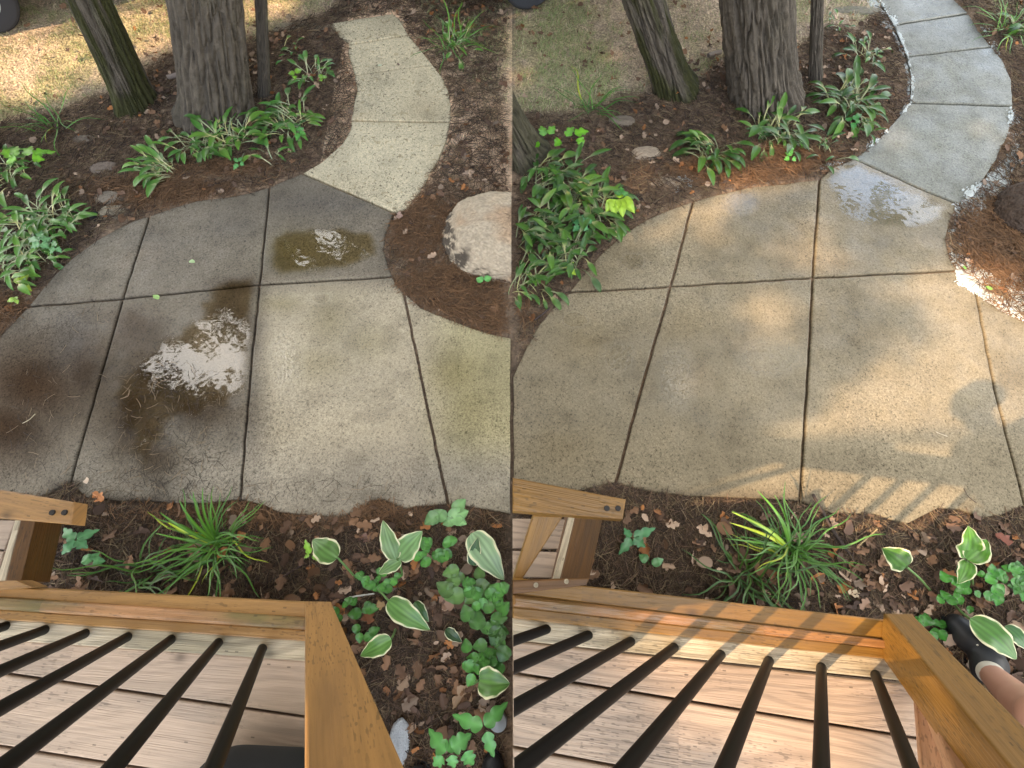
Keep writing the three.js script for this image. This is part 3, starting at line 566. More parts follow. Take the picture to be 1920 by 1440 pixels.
function clump(label, px, py, n, o = {}) {
  n = Math.round(n * 1.35);                          // a clump of stalked leaves, every leaf its own part
  const f = at(px, py, 0.02), t = thing('leafy_clump', label, 'plant', f), r = rng(o.seed ?? (px * 7 + py));
  for (let k = 0; k < n; k++) {
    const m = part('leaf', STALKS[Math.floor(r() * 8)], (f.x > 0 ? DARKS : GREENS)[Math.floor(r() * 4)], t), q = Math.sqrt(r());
    m.position.set((r() - 0.5) * (o.spread ?? 0.12), -0.01, (r() - 0.5) * (o.spread ?? 0.12));
    m.rotation.y = o.from !== undefined ? lerp(o.from, o.to, r()) : r() * 6.283;
    m.rotation.order = 'YXZ'; m.rotation.x = 0.75 * q - 0.1; const s = (o.size ?? 1) * (0.58 + 0.5 * r()); m.scale.set(s * (0.9 + 0.4 * r()), s, s);
    const tip = Math.sin(m.rotation.y) * 0.2 * s + f.x + m.position.x;                    // leaves stay on their own side of the two gardens
    if ((f.x < 0 && tip > -0.02) || (f.x > 0 && tip < 0.03)) m.rotation.y = -m.rotation.y;
  }
  return t;
}
const A = Math.PI;
clump('leafy clump with pale stalks in front of the left oak, nearest the leaning tree', 322, 322, 34, { from: -2.9, to: 0.2, size: 0.85 });
clump('largest leafy clump at the foot of the left oak', 432, 268, 54, { size: 0.95, spread: 0.2 });
clump('small leaf tuft left of the large clump under the left oak', 372, 285, 16, { size: 0.8 });
clump('leafy clump beside the slender stem, left garden', 548, 238, 46, { size: 0.9, spread: 0.16 });
clump('small leaf tuft below the clump by the slender stem, left garden', 505, 300, 9, { size: 0.6 });
clump('small bright leaf tuft by the dry path, left garden', 592, 148, 16, { size: 0.75 });
clump('tiny leaf tuft near the top of the left bed', 545, 100, 9, { size: 0.5 });
clump('leafy clump in the lawn right of the dry path', 860, 96, 18, { size: 0.7 });
clump('highest leafy clump at the left picture edge', 20, 330, 34, { size: 0.85, spread: 0.2 });
clump('leafy clump with bare stalks at the left edge, middle of the green bed', 75, 432, 50, { size: 0.9, spread: 0.24 });
clump('leafy clump beside the flat stone, left garden', 122, 415, 34, { size: 0.75, spread: 0.16 });
clump('leafy clump low on the left picture edge', 18, 505, 34, { size: 0.85, spread: 0.2 });
clump('leaf tuft above the corner of the left walk', 75, 490, 24, { size: 0.65, spread: 0.14 });
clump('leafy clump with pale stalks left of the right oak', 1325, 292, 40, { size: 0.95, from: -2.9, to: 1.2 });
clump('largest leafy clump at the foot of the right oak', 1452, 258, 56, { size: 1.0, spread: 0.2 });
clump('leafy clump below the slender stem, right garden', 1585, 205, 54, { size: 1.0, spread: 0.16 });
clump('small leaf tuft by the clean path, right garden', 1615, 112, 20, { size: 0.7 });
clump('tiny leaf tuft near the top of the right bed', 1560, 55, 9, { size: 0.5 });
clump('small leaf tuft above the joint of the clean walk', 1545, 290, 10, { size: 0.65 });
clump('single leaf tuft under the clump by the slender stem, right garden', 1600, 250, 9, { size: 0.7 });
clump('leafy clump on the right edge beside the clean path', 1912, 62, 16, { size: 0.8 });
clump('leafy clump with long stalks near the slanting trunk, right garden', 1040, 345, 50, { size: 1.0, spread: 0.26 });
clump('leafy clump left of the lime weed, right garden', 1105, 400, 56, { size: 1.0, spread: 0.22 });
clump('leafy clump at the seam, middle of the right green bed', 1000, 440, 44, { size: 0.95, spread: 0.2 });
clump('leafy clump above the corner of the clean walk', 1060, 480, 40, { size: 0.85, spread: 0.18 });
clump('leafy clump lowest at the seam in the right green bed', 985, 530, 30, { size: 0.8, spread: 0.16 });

// broad leaves given by their foot and tip in the photograph
const CREAM = [0.72, 0.68, 0.42];
function bladeBetween(a, b, wide, o = {}) {
  const n = o.n ?? (o.lobes ? 34 : o.cream ? 28 : 14), path = [], L = a.distanceTo(b), lift = (o.arch ?? 0.12) * L;
  for (let i = 0; i <= n; i++) { const t = i / n; path.push(a.clone().lerp(b, t).add(V(0, lift * Math.sin(t * Math.PI), 0))); }
  const g0 = o.colour ?? [0.10, 0.21, 0.06];
  const prof = o.profile ?? (t => Math.pow(Math.sin(Math.PI * Math.pow(t, 0.62)), 0.8));
  const lobes = o.lobes;
  return ribbon(path, t => Math.max(0.0008, wide * prof(t) * (lobes ? 0.50 + 0.38 * Math.pow(Math.abs(Math.sin(t * Math.PI * lobes + 0.3)), 0.7) : 1 + (o.ruffle ?? 0.03) * Math.sin(t * 23))),
    (t, c) => {
      const edge = o.cream ? smooth(0.83, 0.87, Math.abs(c) + 0.02 * Math.sin(t * 17 + c) + 0.5 * Math.max(0, t - 0.93)) : 0, vein = Math.abs(c) < 0.03 ? 1.35 : 1 + 0.18 * Math.cos(c * 15) + 0.1 * Math.sin(t * 9 + c * 5);
      return [0, 1, 2].map(i => lerp(g0[i] * vein, CREAM[i], edge));
    }, { across: o.cream ? [-1, -0.86, -0.8, -0.6, -0.4, -0.2, 0, 0.2, 0.4, 0.6, 0.8, 0.86, 1] : [-1, -0.5, 0, 0.5, 1], fold: o.fold ?? 0.22, wave: o.wave ?? 0.1, veins: o.cream ? 0.03 : 0, up: o.up });
}
const smoothLeaf = leafy({ roughness: 0.36 });
const toEye = p => V(0, EYE, 0).sub(p).normalize();
function pxLeaf(parent, a, ha, b, hb, widePx, o = {}) {             // pixels of foot and tip, their heights, width in pixels
  const A3 = at(a[0], a[1], ha), B3 = at(b[0], b[1], hb), d = pix(A3.x, A3.y, A3.z)[2];
  const up = o.flat ? V(0, 1, 0) : V(0, 1.0, 0).add(toEye(A3).multiplyScalar(0.6)).normalize();
  return part(o.name ?? 'leaf', bladeBetween(A3, B3, widePx * 0.5 * d / FOCAL, { ...o, up }), o.mat ?? smoothLeaf, parent);
}
function pxStalk(parent, pts, r = 0.004, colour = [0.13, 0.24, 0.07]) { // [x, y, height] pixels
  const c = new THREE.CatmullRomCurve3(pts.map(([x, y, h]) => at(x, y, h))), g = new THREE.TubeGeometry(c, 12, r, 6, false);
  g.setAttribute('color', new THREE.Float32BufferAttribute(new Float32Array(g.attributes.position.count * 3).map((_, i) => colour[i % 3]), 3));
  return part('stalk', g, smoothLeaf, parent);
}
const hosta = (label) => thing('variegated_hosta', label, 'hosta', V(0, 0, 0), null);
const H = { cream: true, arch: 0.1 };
let t = hosta('lone hosta leaf with cream rim on a long stalk, middle of the left bed');
pxLeaf(t, [633, 1046], 0.16, [586, 1012], 0.14, 46, { ...H, colour: [0.10, 0.20, 0.05] }); pxStalk(t, [[633, 1046, 0.16], [650, 1064, 0.12], [672, 1090, 0.02]]);
t = hosta('hosta with three cream rimmed leaves, one spotted with holes, left bed');
pxLeaf(t, [742, 1048], 0.14, [718, 976], 0.2, 34, { ...H, colour: [0.16, 0.26, 0.10] }); pxLeaf(t, [748, 1046], 0.14, [792, 996], 0.19, 46, { ...H, colour: [0.17, 0.30, 0.11] }); pxLeaf(t, [752, 1050], 0.13, [710, 1076], 0.11, 26, { ...H, colour: [0.15, 0.26, 0.09] }); pxStalk(t, [[745, 1048, 0.14], [752, 1066, 0.08], [756, 1090, 0.02]]);
t = hosta('hosta with one long striped leaf pointing down right, left bed');
pxLeaf(t, [728, 1126], 0.15, [806, 1181], 0.12, 42, { ...H, colour: [0.12, 0.24, 0.06] }); pxLeaf(t, [778, 1128], 0.1, [804, 1166], 0.07, 22, { ...H, colour: [0.07, 0.15, 0.04] }); pxStalk(t, [[728, 1126, 0.15], [712, 1108, 0.1], [700, 1100, 0.02]]);
t = hosta('hosta leaf beside the left corner post, half in shade');
pxLeaf(t, [734, 1198], 0.2, [676, 1230], 0.18, 36, { ...H, colour: [0.11, 0.23, 0.05] }); pxStalk(t, [[734, 1198, 0.2], [740, 1185, 0.12], [742, 1178, 0.02]]);
t = hosta('tallest pale hosta with broad cream rims at the seam, left bed');
pxLeaf(t, [884, 1000], 0.14, [945, 1088], 0.12, 52, { ...H, colour: [0.26, 0.38, 0.20] }); pxLeaf(t, [886, 1060], 0.12, [896, 1008], 0.16, 26, { ...H, colour: [0.05, 0.11, 0.04] }); pxStalk(t, [[884, 1000, 0.14], [880, 1030, 0.08], [884, 1060, 0.02]]);
t = hosta('hosta leaf with cream rim and brown flecks at the seam, lower left bed');
pxLeaf(t, [898, 1276], 0.2, [956, 1282], 0.22, 52, { ...H, colour: [0.09, 0.19, 0.04], fold: 0.4 }); pxStalk(t, [[898, 1276, 0.2], [888, 1282, 0.1], [876, 1284, 0.02]]);
t = hosta('small half hidden hosta leaf among dead leaves, left bed');
pxLeaf(t, [836, 1180], 0.06, [866, 1204], 0.05, 20, { ...H, colour: [0.04, 0.08, 0.03] });
t = hosta('lone hosta leaf with cream rim on a long stalk, right bed');
pxLeaf(t, [1700, 1063], 0.16, [1654, 1028], 0.14, 48, { ...H, colour: [0.055, 0.14, 0.02] }); pxStalk(t, [[1700, 1063, 0.16], [1722, 1082, 0.12], [1745, 1108, 0.02]]);
t = hosta('upright hosta with wavy cream rimmed leaves, right bed');
pxLeaf(t, [1812, 1048], 0.14, [1815, 986], 0.2, 40, { ...H, colour: [0.09, 0.23, 0.02], wave: 0.25 }); pxLeaf(t, [1814, 1050], 0.15, [1850, 1012], 0.18, 40, { ...H, colour: [0.08, 0.21, 0.02] }); pxLeaf(t, [1815, 1052], 0.13, [1796, 1094], 0.12, 30, { ...H, colour: [0.09, 0.22, 0.03] }); pxStalk(t, [[1812, 1050, 0.14], [1822, 1080, 0.08], [1824, 1100, 0.02]]);
t = hosta('long striped hosta leaf over the black shoe, right bed');
pxLeaf(t, [1818, 1160], 0.17, [1906, 1236], 0.14, 50, { ...H, colour: [0.07, 0.18, 0.03] }); pxStalk(t, [[1818, 1160, 0.17], [1800, 1145, 0.1], [1785, 1128, 0.02]]);
t = hosta('narrow hosta leaf at the right picture edge, right bed');
pxLeaf(t, [1884, 1174], 0.12, [1926, 1218], 0.1, 30, { ...H, colour: [0.05, 0.13, 0.03] });

// oak seedlings, creepers and weeds: every leaf by foot, tip and width
const SEED = { lobes: 2.5, colour: [0.10, 0.25, 0.10], fold: 0.12, arch: 0.06 };
function weed(label, name, leaves, h, o, cat = 'weed', stalk) {
  const w = thing(name, label, cat);
  for (const [x0, y0, x1, y1, wd, c] of leaves) pxLeaf(w, [x0, y0], h, [x1, y1], h * 0.85, wd, { ...o, ...(c ? { colour: c } : {}) });
  if (stalk) pxStalk(w, stalk, 0.0025);
  return w;
}
weed('four leaved oak seedling beside the left dark post', 'oak_seedling', [[140, 1012, 120, 990, 24], [144, 1011, 187, 993, 24], [141, 1014, 116, 1040, 24], [144, 1013, 165, 1028, 26]], 0.09, SEED, 'seedling', [[142, 1012, 0.09], [146, 1020, 0.01]]);
weed('three leaved seedling below the oak seedling, left bed', 'tree_seedling', [[172, 1052, 156, 1044, 20], [174, 1051, 187, 1036, 16], [175, 1053, 198, 1052, 18]], 0.07, { colour: [0.09, 0.24, 0.08] }, 'seedling', [[173, 1052, 0.07], [176, 1060, 0.01]]);
weed('four leaved oak seedling beside the right dark post', 'oak_seedling', [[1182, 1008, 1170, 990, 18], [1188, 1007, 1229, 990, 24], [1183, 1010, 1160, 1040, 22], [1188, 1010, 1210, 1026, 24]], 0.09, { ...SEED, colour: [0.06, 0.18, 0.07] }, 'seedling', [[1185, 1008, 0.09], [1188, 1018, 0.01]]);
weed('two leaved seedling below the oak seedling, right bed', 'tree_seedling', [[1214, 1052, 1198, 1040, 18], [1222, 1058, 1244, 1048, 16]], 0.07, { colour: [0.08, 0.2, 0.07] }, 'seedling', [[1216, 1053, 0.07], [1218, 1062, 0.01]]);
weed('small lime oak sprout touching the lone hosta leaf, left bed', 'oak_sprout', [[582, 1038, 572, 1012, 16], [580, 1040, 570, 1046, 10], [586, 1042, 606, 1052, 12]], 0.1, { ...SEED, colour: [0.22, 0.42, 0.05] }, 'sprout', [[582, 1039, 0.1], [588, 1050, 0.01]]);
weed('bright lobed maple seedling at the top of the left green bed', 'maple_seedling', [[22, 296, 6, 280, 22], [28, 294, 34, 274, 20], [52, 292, 60, 274, 22], [66, 290, 90, 282, 22], [60, 296, 84, 300, 22], [30, 298, 12, 306, 22], [88, 288, 104, 284, 16]], 0.16, { ...SEED, colour: [0.17, 0.40, 0.03] }, 'seedling');
weed('blue green oak seedling in front of the left green bed', 'oak_seedling', [[74, 452, 52, 448, 18], [76, 450, 78, 432, 18], [80, 452, 96, 446, 18], [78, 456, 92, 466, 18], [74, 456, 58, 466, 18], [104, 462, 100, 450, 12], [102, 464, 94, 476, 12], [106, 464, 116, 474, 12]], 0.1, { ...SEED, colour: [0.13, 0.28, 0.11] }, 'seedling');
weed('lime three leaved weed above the corner of the left walk', 'leaf_weed', [[42, 530, 26, 524, 12], [42, 530, 54, 516, 12], [43, 532, 60, 546, 14]], 0.07, { colour: [0.30, 0.42, 0.05] }, 'weed', [[42, 530, 0.07], [40, 545, 0.01]]);
weed('small lime sprout left of the corner of the left walk', 'leaf_sprout', [[30, 562, 14, 566, 10], [30, 562, 30, 556, 9], [31, 562, 34, 570, 8]], 0.05, { colour: [0.26, 0.40, 0.06] }, 'sprout');
weed('bright lobed maple seedling beside the slanting trunk, right garden', 'maple_seedling', [[1020, 255, 1014, 236, 20], [1030, 252, 1040, 236, 20], [1062, 256, 1076, 238, 20], [1078, 252, 1104, 246, 22], [1050, 262, 1040, 274, 22], [1086, 258, 1092, 276, 20], [1012, 268, 1004, 276, 14]], 0.16, { ...SEED, colour: [0.12, 0.33, 0.02] }, 'seedling');
weed('lime weed with drooping broad leaves by the lit mulch, right garden', 'broad_weed', [[1150, 376, 1136, 398, 20], [1154, 374, 1150, 406, 24], [1160, 374, 1168, 408, 22], [1166, 374, 1186, 398, 24], [1162, 372, 1160, 360, 16], [1170, 376, 1190, 400, 16]], 0.14, { colour: [0.30, 0.46, 0.04] }, 'weed', [[1158, 374, 0.14], [1158, 430, 0.01]]);
weed('dark green creeper above the lime weed, right garden', 'creeper', [[1164, 366, 1150, 358, 14], [1168, 366, 1178, 360, 14], [1166, 362, 1164, 350, 12]], 0.15, { ...SEED, colour: [0.05, 0.2, 0.03] }, 'creeper');
weed('oak seedling in front of the right green bed', 'oak_seedling', [[1086, 420, 1072, 412, 16], [1088, 418, 1094, 402, 18], [1092, 420, 1114, 412, 18], [1090, 424, 1104, 432, 18], [1086, 424, 1074, 434, 16]], 0.1, { ...SEED, colour: [0.07, 0.22, 0.08] }, 'seedling');
weed('lime three leaved weed above the corner of the clean walk', 'leaf_weed', [[1062, 502, 1050, 498, 10], [1062, 502, 1076, 492, 10], [1063, 504, 1080, 516, 14]], 0.07, { colour: [0.28, 0.42, 0.04] }, 'weed', [[1062, 502, 0.07], [1060, 516, 0.01]]);
weed('lobed weed under the clump by the slender stem, left garden', 'lobed_weed', [[556, 246, 545, 240, 12], [558, 245, 570, 240, 14], [560, 250, 556, 264, 14], [562, 248, 574, 252, 12]], 0.08, { ...SEED, colour: [0.10, 0.30, 0.06] });
weed('four leaved weed in front of the largest left clump', 'lobed_weed', [[446, 304, 438, 296, 10], [449, 303, 453, 294, 10], [446, 308, 438, 318, 11], [450, 306, 458, 310, 11]], 0.07, { ...SEED, colour: [0.11, 0.30, 0.09] });
weed('yellow green seedling between slender stem and dry path', 'yellow_seedling', [[552, 140, 540, 138, 10], [553, 142, 553, 150, 9], [556, 138, 566, 130, 11], [604, 148, 598, 140, 9], [608, 148, 612, 142, 9], [604, 152, 598, 150, 8]], 0.08, { colour: [0.18, 0.36, 0.03] }, 'seedling');
weed('two round leaves against the foot of the pale boulder', 'round_leaf_weed', [[905, 528, 893, 522, 14], [909, 526, 922, 520, 13]], 0.06, { colour: [0.13, 0.36, 0.10] });
weed('bright weed at the foot of the largest right clump', 'lobed_weed', [[1480, 290, 1484, 272, 14], [1484, 292, 1472, 286, 12], [1480, 296, 1470, 300, 13], [1486, 296, 1492, 302, 12], [1500, 268, 1516, 274, 14]], 0.08, { ...SEED, colour: [0.11, 0.34, 0.06] });
weed('dark lobed weed beside the lit needles near the clean path', 'lobed_weed', [[1596, 226, 1584, 222, 13], [1600, 224, 1616, 214, 15], [1600, 230, 1600, 244, 14], [1604, 228, 1614, 230, 11]], 0.08, { ...SEED, colour: [0.05, 0.2, 0.04] });
{
  const r = rng(640), g = [0.085, 0.24, 0.045];
  const patch = (label, cx, cy, n, rx, ry, size, h, o = {}) => {
    const L = [];
    n = Math.round(n * 1.6);
    for (let k = 0; k < n; k++) { const x = cx + (r() * 2 - 1) * rx * 1.1, y = cy + (r() * 2 - 1) * ry, a = r() * 6.283, l = size * (0.7 + 0.6 * r()), q = 0.7 + 0.6 * r(); const bx = Math.min(o.maxX ?? 955, x + l * Math.cos(a)), c = o.c ?? g; L.push([Math.min(x, o.maxX ?? 955), y, bx, y + l * Math.sin(a), l * (o.wide ?? 0.75), [c[0] * q, c[1] * q, c[2] * q]]); }
    return weed(label, 'ground_weed', L, h, { arch: 0.08, ...o });
  };
  patch('round leaved weed right of the three leaved hosta, left bed', 815, 1035, 9, 28, 24, 22, 0.12, { profile: x => Math.pow(Math.sin(Math.PI * Math.pow(x, 0.8)), 0.55) });
  patch('weed with heart leaves at the slab edge, left bed', 836, 966, 4, 16, 12, 34, 0.08, { c: [0.17, 0.32, 0.12], wide: 0.8 });
  patch('weed below the pale hosta at the seam, left bed', 915, 1120, 11, 38, 34, 26, 0.14);
  patch('weed with drooping dull leaves below the round weed, left bed', 870, 1090, 6, 26, 26, 38, 0.12, { c: [0.10, 0.19, 0.05] });
  patch('broad leaved weed at the seam, middle of the left bed', 916, 1178, 8, 32, 34, 36, 0.15, { c: [0.07, 0.17, 0.04], wide: 0.8 });
  patch('weed between the striped hosta and the corner post, left bed', 662, 1160, 9, 28, 34, 22, 0.07, { c: [0.06, 0.17, 0.03] });
  patch('weed with pointed leaves above the flecked hosta, left bed', 900, 1246, 9, 40, 22, 26, 0.14);
  patch('small sprouts along the slab edge under the hosta, left bed', 690, 1082, 5, 26, 18, 16, 0.06);
  patch('weed left of the three leaved hosta, left bed', 715, 1095, 6, 28, 18, 18, 0.08);
  patch('weed beside the upright hosta, right bed', 1836, 1090, 10, 34, 24, 24, 0.1, { maxX: 3000, c: [0.05, 0.2, 0.02] });
  patch('weed between the hostas above the black shoe, right bed', 1790, 1110, 8, 26, 26, 22, 0.1, { maxX: 3000, c: [0.05, 0.19, 0.02] });
  patch('weed at the right picture edge, right bed', 1906, 1085, 9, 22, 26, 26, 0.1, { maxX: 3000, c: [0.05, 0.17, 0.025] });
  patch('sprouts at the foot of the right corner post', 1742, 1168, 7, 20, 16, 20, 0.06, { maxX: 3000, c: [0.04, 0.15, 0.02] });
}
weed('lobed creeper leaf group left of centre under the flecked hosta, left bed', 'creeper', [[905, 1362, 848, 1340, 34], [908, 1360, 952, 1316, 34], [836, 1410, 804, 1366, 36], [838, 1408, 860, 1380, 26]], 0.2, { ...SEED, colour: [0.09, 0.26, 0.06] }, 'creeper');
weed('lobed creeper leaves lowest in the left bed', 'creeper', [[846, 1402, 884, 1376, 40], [872, 1410, 888, 1434, 34], [830, 1418, 812, 1436, 30], [846, 1416, 852, 1440, 28], [912, 1372, 926, 1420, 30]], 0.2, { ...SEED, colour: [0.11, 0.30, 0.08] }, 'creeper');

// grassy tufts
function grassTuft(label, cx, cy, n, blades, seed, dark = 1) {
  const f = at(cx, cy, 0.02), o = thing('grass_tuft', label, 'grass tuft', f), r = rng(seed);
  const GEO = [...Array(6)].map((_, i) => { const path = []; let y = 0, z = 0; const L = 0.30; for (let k = 0; k <= 9; k++) { path.push(V(0.01 * Math.sin(k + i), y, z)); const th = lerp(0.2 + 0.1 * i, 1.0 + 0.22 * i, k / 9); y += Math.cos(th) * L / 9; z += Math.sin(th) * L / 9; } return ribbon(path, t => 0.0042 * Math.pow(1 - t, 0.5) + 0.0006, (t) => [0.09 * dark, 0.22 * dark, 0.03 * dark], { across: [-1, 0, 1], fold: 0.35 }); });
  const yellow = leafy({ color: RGB(4.2, 2.0, 1.0) });
  for (let k = 0; k < n; k++) { const m = part('blade', GEO[k % 6], k % 23 === 5 ? yellow : GREENS[k % 4], o), s = 0.45 + 0.6 * r(); m.position.set((r() - 0.5) * 0.1, -0.01, (r() - 0.5) * 0.08); m.rotation.order = 'YXZ'; m.rotation.y = r() * 6.283; m.rotation.x = r() * 0.55; m.scale.setScalar(s); }
  for (const [x, y, h, w, c] of blades) pxLeaf(o, [cx, cy], 0.03, [x, y], h, w, { colour: c ?? [0.10, 0.25, 0.03], arch: 0.15, profile: u => Math.pow(1 - u, 0.45) * (0.6 + 0.4 * Math.min(1, u * 5)), name: 'blade' }).position.sub(f);
}
grassTuft('grassy tuft of long arching blades at the edge of the grimy slabs', 412, 1024, 90, [[362, 922, 0.22, 6], [380, 915, 0.2, 6], [398, 930, 0.16, 6], [336, 938, 0.22, 7], [300, 961, 0.18, 7], [312, 978, 0.14, 8, [0.42, 0.55, 0.04]], [292, 1000, 0.1, 6], [345, 1055, 0.06, 6], [400, 1080, 0.05, 5]], 31);
grassTuft('grassy tuft with yellow blades in sunlight at the clean slab edge', 1480, 1030, 90, [[1420, 920, 0.22, 7], [1436, 935, 0.2, 6], [1452, 928, 0.16, 6], [1372, 960, 0.18, 8, [0.3, 0.45, 0.05]], [1368, 980, 0.14, 8, [0.50, 0.58, 0.04]], [1360, 1010, 0.1, 6], [1542, 1060, 0.08, 5], [1400, 1080, 0.05, 5]], 32, 0.8);
grassTuft('low dark grass at the foot of the right deck board', 1395, 1078, 40, [], 33, 0.5);
grassTuft('thin grass blades near the left deck board', 270, 1075, 24, [], 34, 0.7);
grassTuft('bent grass blades on the lawn edge left of the leaning tree, left garden', 100, 240, 22, [], 35, 1.1);
grassTuft('bent grass blades on the lawn edge left of the leaning tree, right garden', 1100, 205, 22, [], 36, 0.9);
grassTuft('long pale grass beside the top of the dry path', 850, 92, 40, [], 37, 1.2);
grassTuft('long grass on the right edge above the clean path', 1880, 62, 40, [], 38, 1.2);
// ================================================================ STONES, LITTER, FOAM
function rockGeometry(c, rx, ry, rz, seed, o = {}) {
  const e = o.round ?? 2.5, g = new THREE.SphereGeometry(1, rx > 0.15 ? 260 : 90, rx > 0.15 ? 180 : 60), p = g.attributes.position, col = new Float32Array(p.count * 3);
  for (let i = 0; i < p.count; i++) {
    const d = V(p.getX(i), p.getY(i), p.getZ(i)).normalize();
    const flat = o.block ? Math.pow(Math.pow(Math.abs(d.x), e) + Math.pow(Math.abs(d.y), e) + Math.pow(Math.abs(d.z), e), -1 / e) : 1;
    const n = 1 + 0.28 * (fbm3(d.x * 1.3 + seed, d.y * 1.3, d.z * 1.3, 3) - 0.5) + 0.05 * (fbm3(d.x * 7 + seed, d.y * 7, d.z * 7, 3) - 0.5) + (rx > 0.15 ? 0.035 * (fbm3(d.x * 18 + seed, d.y * 18, d.z * 18, 3) - 0.5) - 0.02 * smooth(0.62, 0.8, vn3(d.x * 30, d.y * 30, d.z * 30 + seed)) : 0) + 0.014 * (vn3(d.x * 60, d.y * 60, d.z * 60) - 0.5);
    let x = c.x + d.x * rx * n * flat; const y = c.y + d.y * ry * n * flat, z = c.z + d.z * rz * n * flat;
    if (o.maxX !== undefined && x > o.maxX) x = o.maxX + 0.0004 * (x - o.maxX) * -1;
    p.setXYZ(i, x, y, z);
    const k = o.colour(d, x, y, z); col.set(k, i * 3);
  }
  g.setAttribute('color', new THREE.Float32BufferAttribute(col, 3)); g.computeVertexNormals();
  return g;
}
const stoneBump = tex8(512, 512, (i, j, o) => { o[0] = o[1] = o[2] = 0.5 * vn(i * 0.12, j * 0.12) + 0.3 * vn(i * 0.35, j * 0.35) + 0.2 * hash2(i, j); }, false, true);
const stoneMat = new THREE.MeshStandardMaterial({ vertexColors: true, roughness: 0.85, bumpMap: stoneBump, bumpScale: 0.006 });
single('boulder', rockGeometry(at(962, 452, 0.0), 0.375, 0.19, 0.275, 4, { block: true, round: 2.05, maxX: -0.003, colour: (d, x, y, z) => {
  const n = fbm3(d.x * 2.5 + 9, d.y * 2.5, d.z * 2.5, 4), f = 0.7 + 0.6 * vn3(d.x * 45, d.y * 45, d.z * 45), pits = fbm3(d.x * 14, d.y * 14, d.z * 14, 2);
  const [qx, qy] = pix(x, y, z), algae = smooth(0.46, 0.60, n * 0.55 + 0.44 * blobAt([[838, 450, 28, 60, 0.9], [862, 490, 34, 40, 0.9], [895, 515, 34, 24, 0.9]], qx, qy)) * smooth(0.40, 0.52, pits);
  const rust = smooth(0.45, 0.7, fbm3(d.x * 2 + 40, d.y * 2, d.z * 2, 3));
  return [lerp(lerp(0.46, 0.43, rust), 0.08, algae) * f, lerp(lerp(0.375, 0.30, rust), 0.062, algae) * f, lerp(lerp(0.27, 0.19, rust), 0.045, algae) * f];
} }), stoneMat, 'big pale boulder with dark algae patches on pine needles, cut by the seam', 'boulder');
single('boulder', rockGeometry(at(1945, 405, 0.02), 0.21, 0.14, 0.16, 9, { block: true, colour: (d) => { const f = 0.6 + 0.8 * vn3(d.x * 30, d.y * 30, d.z * 30); return [0.062 * f, 0.04 * f, 0.027 * f]; } }), stoneMat, 'dark wet boulder in shade at the right picture edge', 'boulder');
const flatStone = (label, px, py, rx, rz, seed, c, h = 0.02) => single('flat_stone', rockGeometry(at(px, py, h), rx, 0.022, rz, seed, { block: true, colour: d => { const f = 0.7 + 0.6 * fbm3(d.x * 9 + seed, d.y * 9, d.z * 9, 3); return [1.5 * c[0] * f, 1.5 * c[1] * f, 1.5 * c[2] * f]; } }), stoneMat, label, 'stone');
flatStone('flat stone nearest the corner of the grimy walk', 215, 402, 0.085, 0.05, 3, [0.24, 0.20, 0.14]);
flatStone('flat stone sunk in mulch above the lowest flat stone, left garden', 205, 372, 0.08, 0.045, 5, [0.20, 0.165, 0.125]);
flatStone('flat stone half buried below the leaning tree, left garden', 195, 318, 0.075, 0.05, 6, [0.17, 0.13, 0.10]);
flatStone('smallest flat stone at the lawn edge, left garden', 160, 264, 0.07, 0.03, 7, [0.19, 0.15, 0.11]);
flatStone('flat stone in a patch of sun, right garden', 1212, 290, 0.08, 0.05, 8, [0.30, 0.235, 0.17]);
flatStone('broad flat stone with white residue beside the clean walk', 1245, 345, 0.10, 0.05, 9, [0.32, 0.25, 0.18]);
flatStone('flat stone half buried at the lawn edge, right garden', 1165, 228, 0.075, 0.035, 10, [0.17, 0.135, 0.10]);
single('dark_cobble', rockGeometry(at(180, 407, 0.02), 0.026, 0.026, 0.026, 12, { colour: () => [0.02, 0.018, 0.02] }), stoneMat, 'small black stone beside the flat stone, left garden', 'stone');
single('dark_cobble', rockGeometry(at(1196, 374, 0.02), 0.03, 0.028, 0.026, 13, { colour: () => [0.03, 0.02, 0.022] }), stoneMat, 'small black stone by the lime weed, right garden', 'stone');
single('edging_stone', rockGeometry(at(565, 55, 0.015), 0.22, 0.02, 0.05, 14, { block: true, colour: d => { const f = 0.75 + 0.5 * fbm3(d.x * 12, d.y * 12, d.z * 12, 2); return [0.34 * f, 0.285 * f, 0.20 * f]; } }), stoneMat, 'long low edging stone left of the top of the dry path', 'stone');
single('edging_stone', rockGeometry(at(1605, 22, 0.015), 0.17, 0.02, 0.04, 15, { block: true, colour: d => { const f = 0.75 + 0.5 * fbm3(d.x * 12, d.y * 12, d.z * 12, 2); return [0.26 * f, 0.235 * f, 0.18 * f]; } }), stoneMat, 'long low edging stone left of the top of the clean path', 'stone');

// pine needles
const needleGeo = (() => { const c = new THREE.CatmullRomCurve3([V(0, 0, -0.5), V(0.05, 0.03, -0.1), V(0.02, 0.05, 0.2), V(-0.08, 0, 0.5)]); const g = new THREE.TubeGeometry(c, 4, 0.027, 3, false); g.deleteAttribute('uv'); return g; })();
const litterMat = new THREE.MeshStandardMaterial({ roughness: 0.75, side: THREE.DoubleSide });
const NEEDLE_SPOTS = [[840, 560, 110, 60, 1], [790, 430, 60, 60, 0.8], [920, 590, 60, 40, 1], [1870, 450, 70, 70, 0.9], [1900, 520, 50, 40, 1], [300, 360, 130, 30, 0.6], [420, 320, 100, 20, 0.5], [1380, 325, 120, 24, 0.9], [1480, 300, 90, 24, 0.9], [30, 590, 40, 40, 0.7], [560, 960, 300, 30, 0.5], [740, 945, 40, 20, 0.7], [1620, 210, 30, 30, 0.5]];
